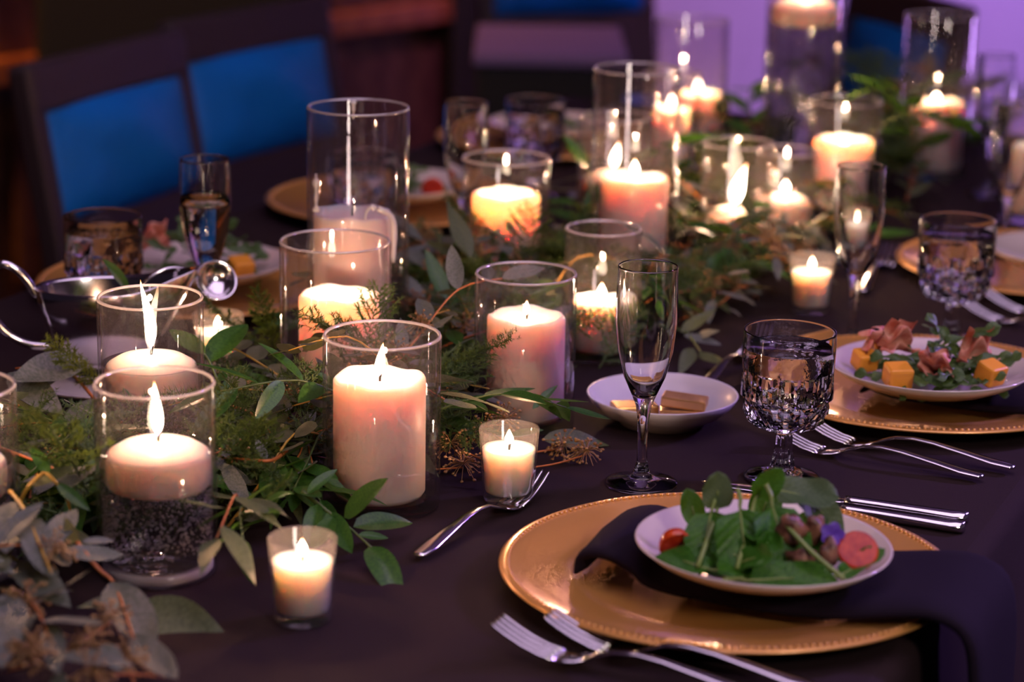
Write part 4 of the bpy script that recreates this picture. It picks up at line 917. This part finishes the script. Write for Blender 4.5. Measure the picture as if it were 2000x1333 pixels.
def sprig(sp, pos, az, el, roll=0.0, var=0, sc=1.0, label=None, keep=False):
    m = Matrix.Translation(pos) @ Matrix.Rotation(az, 4, 'Z') @ Matrix.Rotation(-el, 4, 'Y') @ Matrix.Rotation(roll, 4, 'X') @ Matrix.Scale(sc, 4)
    if sp.startswith('fern'):
        lens = (.17, .14, .11, .19)[var % 4]
        pts = [m @ Vector((lens * t, 0, 0)) for t in (0, .25, .5, .75, 1)]
        if any(blocked(p, .014) for p in pts[:-1]) or blocked(pts[-1], .006) or any(p.z < TH + .010 for p in pts): return False
    else:
        st, path, lv = PROTO[sp][var % 5]; pts = [m @ p for p in path]
        if any(blocked(p) for p in pts) or any(p.z < TH + .0015 for p in pts): return False
    root = bpy.data.objects.new(NAMES[sp], None); COL.objects.link(root); root.empty_display_size = .02; root.matrix_world = m
    mid = pts[len(pts) // 2]; hgt = pts[-1].z - TH; look = 'upright' if hgt > .075 else 'raised' if hgt > .045 else 'low' if hgt > .02 else 'flat-lying'
    tag(root, label or distinct(f'{look} {WORDS[sp]} {near(mid, True)}'), 'fern' if sp.startswith('fern') else 'sprig', f'{WORDS[sp]}s in the garland')
    if sp.startswith('fern'):
        put('stem', FSTEM[var % 4], M['stem_green'], root)
        o = put('fern_foliage', (FERN_Y if sp == 'fern_yellow' else FERN)[var % 4], M['fern'], root); o['kind'] = 'stuff'
    else:
        put('stem', st, None, root)
        for (k, vi, ml) in lv:
            w_ = m @ ml
            if k == 'seed':
                c = w_.translation
                if blocked(c, .02) or c.z < TH + .018: continue
                s = put('seed_cluster', SEEDC[vi], M['seed'], root, ml); s['kind'] = 'stuff'; continue
            a, b, c = w_ @ Vector((.15, 0, 0)), w_ @ Vector((.55, 0, 0)), w_ @ Vector((1, 0, 0))
            if blocked(a) or blocked(b, .007) or blocked(c): continue
            if min(a.z, b.z, c.z) < TH + .0025: 
                ml = ml @ Matrix.Rotation(R(-25), 4, 'Y'); w_ = m @ ml
                if min((w_ @ Vector((.55, 0, 0))).z, (w_ @ Vector((1, 0, 0))).z) < TH + .002: continue
            put('leaf', LEAF[k][vi], LEAFM[k], root, ml)
    return True
FSTEM = [mesh('stem', *tube([(0, 0, 0), (l_ * .5, 0, l_ * .02), (l_, 0, .003 * l_)], [.0011, .0008, .0003], 5)) for l_ in (.17, .14, .11, .19)]
rnd = random.Random(11)
def bound(u_):                                                   # outer edges of the garland along the table
    R_ = [(1.1, -.86), (1.45, -.86), (1.6, -.80), (1.75, -.775), (1.95, -.75), (2.1, -.80), (2.4, -.79), (2.6, -.76), (3.0, -.72), (4.2, -.70)]
    for (a, b), (c, d) in zip(R_, R_[1:]):
        if a <= u_ <= c: right = b + (d - b) * (u_ - a) / (c - a); break
    else: right = R_[0][1] if u_ < 1.1 else R_[-1][1]
    return right - .36, right
def scatter(n, u0, u1, mix, zr=(.006, .04), elr=(-3, 14), sc=(0.7, 1.0)):
    done = tries = 0
    while done < n and tries < n * 40:
        tries += 1
        u_ = rnd.uniform(u0, u1); lo, hi = bound(u_); c = (lo + hi) / 2; hw = (hi - lo) / 2
        out = max(-1, min(1, rnd.gauss(0, .55))); v_ = c + out * hw * .85
        sp = rnd.choice(mix); along = math.atan2(CA, SA)         # along +u
        az = along + rnd.gauss(0, R(35)) + (math.pi if rnd.random() < .6 else 0)
        if abs(out) > .45 and rnd.random() < .55: az = along - math.copysign(R(90), out) + rnd.gauss(0, R(35))
        s_ = rnd.uniform(*sc); z = rnd.uniform(*zr) * (1.0 - .5 * abs(out)); el = R(rnd.uniform(*elr))
        p = T(u_, v_, z); ln = .17 * s_ * math.cos(el); tip = p + Vector((math.cos(az), math.sin(az), 0)) * ln
        tu, tv_ = tip.x * SA + tip.y * CA, tip.x * CA - tip.y * SA; l2, h2 = bound(tu)
        if tv_ > h2 + .005 or tv_ < l2 - .03: continue
        if sprig(sp, p, az, el, rnd.uniform(-.5, .5), rnd.randrange(20), s_): done += 1

# individually posed sprigs (points in metres, z above the table)
HERO = [
    ('ruscus_sprig', 'bright ruscus sprig curling against the tall-flamed vase, leaves upright', 'g', [(-0.2424, 2.0757, 0.012), (-0.258, 2.0759, 0.05), (-0.2692, 2.0845, 0.075), (-0.2756, 2.0857, 0.085)],
     [('ruscus', (-0.2747, 2.086, 0.084), (-0.3108, 2.1165, 0.1), 1.15), ('ruscus', (-0.2705, 2.0877, 0.076), (-0.2449, 2.154, 0.105), 1.2), ('ruscus', (-0.2589, 2.0723, 0.052), (-0.2154, 2.1239, 0.065), 1.1), ('ruscus', (-0.2632, 2.0823, 0.06), (-0.2351, 2.141, 0.055), 0.9), ('ruscus', (-0.257, 2.0856, 0.04), (-0.2933, 2.3032, 0.02), 1.0), ('ruscus', (-0.2517, 2.0792, 0.03), (-0.2214, 2.0971, 0.03), 1.0)]),
    ('ruscus_sprig', 'single dark ruscus sprig standing up before the gravy boat', 'g', [(-0.3536, 2.3044, 0.05), (-0.3646, 2.258, 0.09), (-0.3667, 2.236, 0.105)],
     [('ruscus', (-0.3657, 2.2361, 0.104), (-0.3847, 2.2153, 0.14), 1.1), ('ruscus', (-0.3551, 2.2671, 0.07), (-0.3437, 2.3115, 0.09), 0.9)]),
    ('eucalyptus_sprig', 'eucalyptus sprig with two pale silvery leaves at the left edge', 'o', [(-0.3741, 2.1213, 0.02), (-0.4024, 2.152, 0.04), (-0.4224, 2.159, 0.05), (-0.4581, 2.1479, 0.05)],
     [('euc', (-0.3913, 2.1516, 0.06), (-0.4527, 2.0995, 0.055), 1.35), ('euc', (-0.4616, 2.1303, 0.05), (-0.408, 2.0987, 0.03), 1.4), ('euc', (-0.4161, 2.1506, 0.05), (-0.4417, 2.1331, 0.03), 1.2), ('euc', (-0.3783, 2.1203, 0.03), (-0.4024, 2.0715, 0.02), 1.1)]),
    ('eucalyptus_sprig', 'eucalyptus sprig with big olive and pale leaves lying at the bottom left', 'o', [(-0.3129, 1.6537, 0.06), (-0.2964, 1.6419, 0.045), (-0.2842, 1.6377, 0.035), (-0.2684, 1.591, 0.03), (-0.257, 1.5562, 0.025)],
     [('euc', (-0.2863, 1.637, 0.036), (-0.2424, 1.5476, 0.022), 1.0), ('lance', (-0.2707, 1.657, 0.012), (-0.1945, 1.6128, 0.006), 1.35), ('euc', (-0.2594, 1.563, 0.026), (-0.2162, 1.4853, 0.02), 0.8), ('euc', (-0.3152, 1.6649, 0.05), (-0.3198, 1.65, 0.08), 0.9), ('euc', (-0.3096, 1.6561, 0.06), (-0.2867, 1.6639, 0.06), 0.8), ('lance', (-0.283, 1.646, 0.02), (-0.3104, 1.6322, 0.015), 1.2)]),
    ('eucalyptus_sprig', 'blue-grey eucalyptus sprig at the bottom left, in front of the left vase', 'y', [(-0.3714, 1.7074, 0.08), (-0.3509, 1.6619, 0.08), (-0.3348, 1.6248, 0.07), (-0.3194, 1.5901, 0.06)],
     [('euc', (-0.3451, 1.6509, 0.08), (-0.3257, 1.5948, 0.06), 1.1), ('euc', (-0.3542, 1.636, 0.05), (-0.31, 1.5849, 0.045), 1.1), ('euc', (-0.3666, 1.684, 0.08), (-0.3556, 1.6089, 0.06), 1.1), ('euc', (-0.3243, 1.6753, 0.06), (-0.3224, 1.643, 0.05), 1.0), ('euc', (-0.3489, 1.5749, 0.05), (-0.3331, 1.4821, 0.05), 1.1), ('euc', (-0.3082, 1.5195, 0.05), (-0.2873, 1.4479, 0.04), 0.7), ('euc', (-0.2706, 1.5095, 0.04), (-0.2541, 1.4902, 0.03), 1.6)]),
    ('eucalyptus_sprig', 'yellow-stemmed eucalyptus sprig looping beside the left water-filled vase', 'y', [(-0.3797, 1.7404, 0.04), (-0.3632, 1.7227, 0.075), (-0.352, 1.736, 0.085), (-0.3408, 1.7272, 0.08), (-0.3339, 1.7385, 0.06), (-0.3305, 1.7314, 0.04)],
     [('lance', (-0.3666, 1.7194, 0.07), (-0.3741, 1.6784, 0.05), 1.0), ('euc', (-0.3394, 1.7389, 0.07), (-0.3251, 1.8042, 0.08), 0.9), ('ruscus', (-0.35, 1.7451, 0.08), (-0.3681, 1.7713, 0.1), 1.0), ('ruscus', (-0.3408, 1.7272, 0.08), (-0.3154, 1.7217, 0.06), 1.0), ('lance', (-0.3649, 1.7498, 0.07), (-0.3298, 1.7532, 0.09), 1.0)]),
    ('round_eucalyptus_sprig', 'round-leaved orange-stemmed sprig arching right of the water-filled vase', 'o', [(-0.253, 1.9993, 0.06), (-0.2312, 1.9823, 0.065), (-0.2113, 1.9594, 0.06), (-0.1887, 1.9263, 0.045), (-0.1773, 1.9414, 0.03)],
     [('round', (-0.2312, 1.9826, 0.064), (-0.2187, 2.0098, 0.07), 1), ('round', (-0.2193, 1.9739, 0.06), (-0.2281, 1.954, 0.05), 1), ('round', (-0.2084, 1.9521, 0.06), (-0.1982, 1.9813, 0.065), 1), ('round', (-0.2023, 1.9555, 0.05), (-0.2124, 1.9277, 0.045), 1), ('round', (-0.193, 1.9272, 0.05), (-0.1819, 1.9701, 0.055), 1), ('round', (-0.1862, 1.9222, 0.045), (-0.171, 1.9444, 0.045), 1), ('round', (-0.1821, 1.9241, 0.04), (-0.1647, 1.9197, 0.035), 1), ('round', (-0.2464, 1.9997, 0.06), (-0.2524, 1.9747, 0.05), 1), ('round', (-0.2064, 1.9538, 0.055), (-0.1857, 1.9404, 0.055), 0.9)]),
    ('eucalyptus_sprig', 'red-stemmed eucalyptus sprig with grey hanging leaf right of the water-filled vase', 'o', [(-0.1853, 1.9135, 0.05), (-0.1936, 1.8698, 0.055), (-0.2168, 1.8725, 0.055), (-0.2335, 1.8899, 0.05)],
     [('euc', (-0.2312, 1.8609, 0.055), (-0.2075, 1.8269, 0.03), 0.95), ('euc', (-0.2184, 1.8867, 0.05), (-0.2362, 1.879, 0.06), 1.2), ('euc', (-0.1994, 1.885, 0.05), (-0.2102, 1.9085, 0.06), 0.9), ('ruscus', (-0.192, 1.8941, 0.045), (-0.1884, 1.8154, 0.03), 1.0), ('ruscus', (-0.1876, 1.9151, 0.045), (-0.1576, 1.8359, 0.03), 1.0)]),
    ('ruscus_sprig', 'dark pointed ruscus sprig on the cloth in front of the large front candle', 'g', [(-0.1659, 1.8378, 0.04), (-0.1439, 1.8178, 0.03), (-0.1267, 1.8048, 0.022), (-0.1069, 1.7778, 0.015)],
     [('ruscus', (-0.1309, 1.818, 0.025), (-0.0976, 1.801, 0.065), 1.2), ('ruscus', (-0.1231, 1.8107, 0.02), (-0.0751, 1.8441, 0.02), 1.2), ('ruscus', (-0.1082, 1.7801, 0.015), (-0.0816, 1.7188, 0.006), 1.15), ('ruscus', (-0.1389, 1.8057, 0.03), (-0.1511, 1.7582, 0.015), 1.1), ('ruscus', (-0.1179, 1.7928, 0.02), (-0.0942, 1.8021, 0.015), 1.0), ('ruscus', (-0.1523, 1.8215, 0.035), (-0.1564, 1.7731, 0.02), 1.0), ('ruscus', (-0.1613, 1.8316, 0.04), (-0.1397, 1.8439, 0.06), 1.0), ('ruscus', (-0.1439, 1.8178, 0.03), (-0.1202, 1.7677, 0.01), 1.0)]),
    ('ruscus_sprig', 'ruscus sprig with curled light-edged leaves right of the large front candle', 'g', [(-0.0636, 2.09, 0.035), (-0.0442, 2.0507, 0.04), (-0.0213, 2.046, 0.03), (0.0061, 2.0462, 0.02)],
     [('ruscus', (-0.0576, 2.0736, 0.04), (-0.0137, 2.0569, 0.06), 0.7), ('ruscus', (-0.0588, 2.0545, 0.04), (-0.0233, 2.0306, 0.03), 1.1), ('ruscus', (-0.0608, 2.0734, 0.04), (-0.042, 2.047, 0.06), 1.2), ('ruscus', (-0.0305, 2.0532, 0.03), (0.0062, 2.0425, 0.015), 1.0), ('lance', (0.0292, 2.0793, 0.012), (0.0933, 2.0924, 0.012), 1.15), ('ruscus', (-0.0031, 2.0563, 0.02), (0.0286, 2.0567, 0.03), 0.9), ('ruscus', (0.0194, 2.0783, 0.04), (0.0423, 2.1017, 0.06), 0.7)]),
    ('ruscus_sprig', 'bright upright ruscus sprig in the greenery between tall drip-marked vase and short front vases', 'g', [(-0.0492, 2.3609, 0.03), (-0.0564, 2.3269, 0.06), (-0.0637, 2.3093, 0.08)],
     [('ruscus', (-0.0655, 2.3196, 0.08), (-0.0872, 2.3482, 0.125), 1.0), ('ruscus', (-0.0616, 2.3285, 0.07), (-0.05, 2.3658, 0.09), 1.5), ('ruscus', (-0.0585, 2.3081, 0.07), (-0.032, 2.3914, 0.06), 1.1), ('ruscus', (-0.0613, 2.3182, 0.07), (-0.0791, 2.3233, 0.05), 1.0)]),
    ('eucalyptus_sprig', 'blue-grey narrow-leaved eucalyptus sprig left of the deep orange candle', 'g', [(-0.0228, 2.4992, 0.05), (-0.0362, 2.4657, 0.08), (-0.0447, 2.426, 0.1), (-0.0518, 2.4289, 0.11)],
     [('lance', (-0.0434, 2.4144, 0.1), (-0.0712, 2.481, 0.15), 0.8), ('lance', (-0.0462, 2.4241, 0.095), (-0.0963, 2.4865, 0.11), 0.7), ('lance', (-0.0386, 2.4442, 0.085), (-0.086, 2.5844, 0.08), 0.7), ('lance', (-0.031, 2.4919, 0.06), (-0.0532, 2.4081, 0.05), 0.8)]),
    ('ruscus_sprig', 'vivid green ruscus sprig before the vase behind the tall lit one', 'g', [(0.1017, 2.9364, 0.05), (0.0918, 2.9124, 0.09), (0.0887, 2.9264, 0.1)],
     [('ruscus', (0.0891, 2.9165, 0.1), (0.0601, 2.9243, 0.14), 1.25), ('ruscus', (0.0918, 2.9124, 0.09), (0.0731, 2.9483, 0.06), 1.1), ('ruscus', (0.094, 2.9148, 0.08), (0.0604, 2.9329, 0.05), 1.1)]),
    ('ruscus_sprig', 'green ruscus sprig crossing the bright leaning flame vase', 'g', [(0.2449, 2.6999, 0.03), (0.2388, 2.7443, 0.05), (0.2535, 2.7835, 0.06), (0.2787, 2.8287, 0.06)],
     [('ruscus', (0.2561, 2.778, 0.06), (0.3023, 2.8219, 0.065), 1.1), ('ruscus', (0.2832, 2.8499, 0.07), (0.3155, 2.8648, 0.07), 1.0), ('ruscus', (0.2388, 2.7443, 0.05), (0.2073, 2.6964, 0.09), 1.0), ('ruscus', (0.2414, 2.7349, 0.04), (0.2005, 2.688, 0.02), 1.2)]),
    ('eucalyptus_sprig', 'dusky eucalyptus sprig trailing behind the bread plate', 'g', [(0.1584, 2.416, 0.03), (0.1783, 2.3967, 0.03), (0.1914, 2.3545, 0.02)],
     [('euc', (0.175, 2.3862, 0.03), (0.215, 2.3919, 0.02), 0.8), ('euc', (0.1817, 2.4038, 0.02), (0.2082, 2.3813, 0.04), 0.9), ('lance', (0.1902, 2.3727, 0.015), (0.2166, 2.3415, 0.008), 1.2), ('lance', (0.173, 2.3963, 0.03), (0.2113, 2.427, 0.05), 1.0), ('lance', (0.1849, 2.3738, 0.02), (0.1696, 2.3313, 0.01), 1.2)]),
]
SEEDS = [(-0.0398, 1.974, 0.022), (-0.0234, 2.0382, 0.03), (-0.0518, 2.0064, 0.03), (-0.0301, 1.9294, 0.014), (-0.0056, 2.0617, 0.035), (0.0473, 2.0586, 0.014), (0.0676, 2.048, 0.012), (-0.3105, 1.4699, 0.05), (-0.2799, 1.5136, 0.04), (-0.2739, 1.5604, 0.04), (-0.2534, 1.5078, 0.03), (-0.2699, 1.4656, 0.04), (0.2571, 2.7097, 0.04), (0.2958, 2.7489, 0.05), (0.3342, 2.7691, 0.04)]
TIPS = [((-0.1872, 2.2765, 0.05), (-0.1825, 2.2417, 0.15)), ((-0.1811, 2.2932, 0.03), (-0.1641, 2.2018, 0.12)), ((-0.1522, 2.3144, 0.03), (-0.1371, 2.1997, 0.12)), ((-0.1995, 2.2731, 0.03), (-0.2046, 2.1988, 0.12)), ((-0.2125, 2.199, 0.02), (-0.2331, 2.2174, 0.1)), ((-0.2293, 2.2711, 0.03), (-0.2447, 2.2368, 0.11)), ((0.001, 2.1609, 0.02), (0.0141, 2.177, 0.09)), ((0.0058, 2.1445, 0.02), (-0.0182, 2.1035, 0.08)), ((-0.0195, 2.2486, 0.04), (-0.0509, 2.2921, 0.1)), ((-0.0637, 2.2448, 0.03), (-0.0791, 2.2481, 0.09)), ((-0.047, 2.1748, 0.02), (-0.0334, 2.1743, 0.08)), ((-0.0024, 2.7625, 0.06), (-0.0143, 2.6465, 0.12)), ((0.0102, 2.5836, 0.03), (0.0194, 2.5454, 0.13)), ((0.0335, 2.6838, 0.03), (0.0471, 2.542, 0.12)), ((0.0562, 2.628, 0.02), (0.042, 2.5248, 0.09)), ((0.0744, 2.6869, 0.03), (0.0773, 2.6464, 0.11)), ((0.0983, 2.5204, 0.03), (0.1142, 2.4863, 0.1)), ((0.0867, 2.3081, 0.015), (0.1242, 2.3812, 0.06)), ((0.0294, 2.1136, 0.015), (0.0718, 2.1477, 0.04)), ((0.039, 2.1465, 0.02), (0.086, 2.1269, 0.012))]
YTIPS = [((-0.4007, 2.223, 0.03), (-0.4178, 2.1449, 0.11)), ((-0.4041, 2.1871, 0.03), (-0.4581, 2.1285, 0.07)), ((-0.4085, 2.2416, 0.04), (-0.377, 2.1273, 0.12)), ((-0.42, 2.2218, 0.03), (-0.4421, 2.1456, 0.09)), ((-0.3957, 2.2239, 0.04), (-0.4005, 2.1272, 0.11)), ((-0.3551, 1.9694, 0.02), (-0.3542, 1.8572, 0.03)), ((-0.3793, 2.1539, 0.03), (-0.4213, 2.1105, 0.09)), ((-0.3602, 1.938, 0.03), (-0.3294, 1.8329, 0.03))]

def up_z(p): return Vector((p[0], p[1], TH + p[2]))
for (nm, lb, sc_, st_pts, lvs) in HERO:
    b0 = up_z(st_pts[0]); root = thing(nm, lb, 'sprig', b0, 0, 'posed sprigs of the garland')
    pth = [q_ - b0 for q_ in spline([up_z(p) for p in st_pts], 16)]
    put('stem', mesh('stem', *tube(pth, [.0018 - .0009 * i / (len(pth) - 1) for i in range(len(pth))], 7)), {'g': M['stem_green'], 'o': M['stem_orange'], 'y': M['stem_yellow']}[sc_], root)
    for k, (sp, a, b, wf) in enumerate(lvs):
        a_, b_ = up_z(a), up_z(b)
        if blocked((a_ + b_) / 2, .001) or blocked(b_, .0): continue
        put('leaf', LEAF[sp][k % len(LEAF[sp])], LEAFM[sp], root, frame(a_ - b0, b_ - b0, (0.1 * (-1) ** k, -.55, .8)) @ Matrix.Diagonal((1, wf, wf, 1)))
def aimed_fern(sp, a, b, k, label):
    a_, b_ = up_z(a), up_z(b); d = b_ - a_; var = k % 4; ln = (.17, .14, .11, .19)[var]
    m = frame(a_, b_, (0, -.9, .45)) @ Matrix.Scale(1 / ln, 4)
    if any(blocked(a_.lerp(b_, t), .001) for t in (0, .3, .6, 1)): return
    root = bpy.data.objects.new('fern_spray', None); COL.objects.link(root); root.matrix_world = m
    tag(root, label, 'fern', 'upright fern sprays')
    put('stem', FSTEM[var], M['stem_green'], root); o = put('fern_foliage', (FERN_Y if sp == 'fern_yellow' else FERN)[var], M['fern'], root); o['kind'] = 'stuff'
for k, (a, b) in enumerate(TIPS): aimed_fern('fern', a, b, 2 if k < 8 else k, 'fine upright fern tip ' + near(up_z(a).lerp(up_z(b), .5), True))
for k, (a, b) in enumerate(YTIPS): aimed_fern('fern_yellow', a, b, k, 'fluffy bright yellow-green fern spray ' + near(up_z(a).lerp(up_z(b), .7), True))
for k, p in enumerate(SEEDS):
    q_ = up_z(p)
    if blocked(q_, .018): continue
    root = thing('seeded_eucalyptus_sprig', 'golden seed cluster sprig ' + near(q_, True), 'sprig', q_, rnd.uniform(0, 6), 'golden seed cluster sprigs')
    o = put('seed_cluster', SEEDC[k % 3], M['seed'], root); o['kind'] = 'stuff'; o.scale = (1, 1, .8)
    put('stem', mesh('stem', *tube(spline([(0, 0, -.004), (.03, .008, -.004 - min(.01, p[2] * .2)), (.055, .01, -min(.02, p[2] * .6))], 8), .0009, 5)), M['stem_orange'], root)

scatter(30, 1.12, 1.60, ['euc', 'lance', 'euc', 'ruscus', 'round', 'fern'])
scatter(70, 1.45, 2.05, ['ruscus', 'round', 'euc', 'fern', 'lance', 'ruscus', 'fern', 'fern'])
scatter(84, 1.8, 2.5, ['fern', 'fern', 'ruscus', 'fern', 'round', 'fern', 'euc'], zr=(.006, .07), elr=(-8, 22))
scatter(40, 1.5, 2.4, ['fern'], elr=(15, 55), sc=(.5, .9))
scatter(60, 2.4, 3.1, ['ruscus', 'fern', 'ruscus', 'euc', 'lance', 'fern'], zr=(.006, .05))
scatter(72, 2.95, 3.65, ['fern', 'fern_yellow', 'fern', 'ruscus', 'fern', 'euc'], zr=(.012, .06), elr=(0, 34), sc=(.85, 1.1))
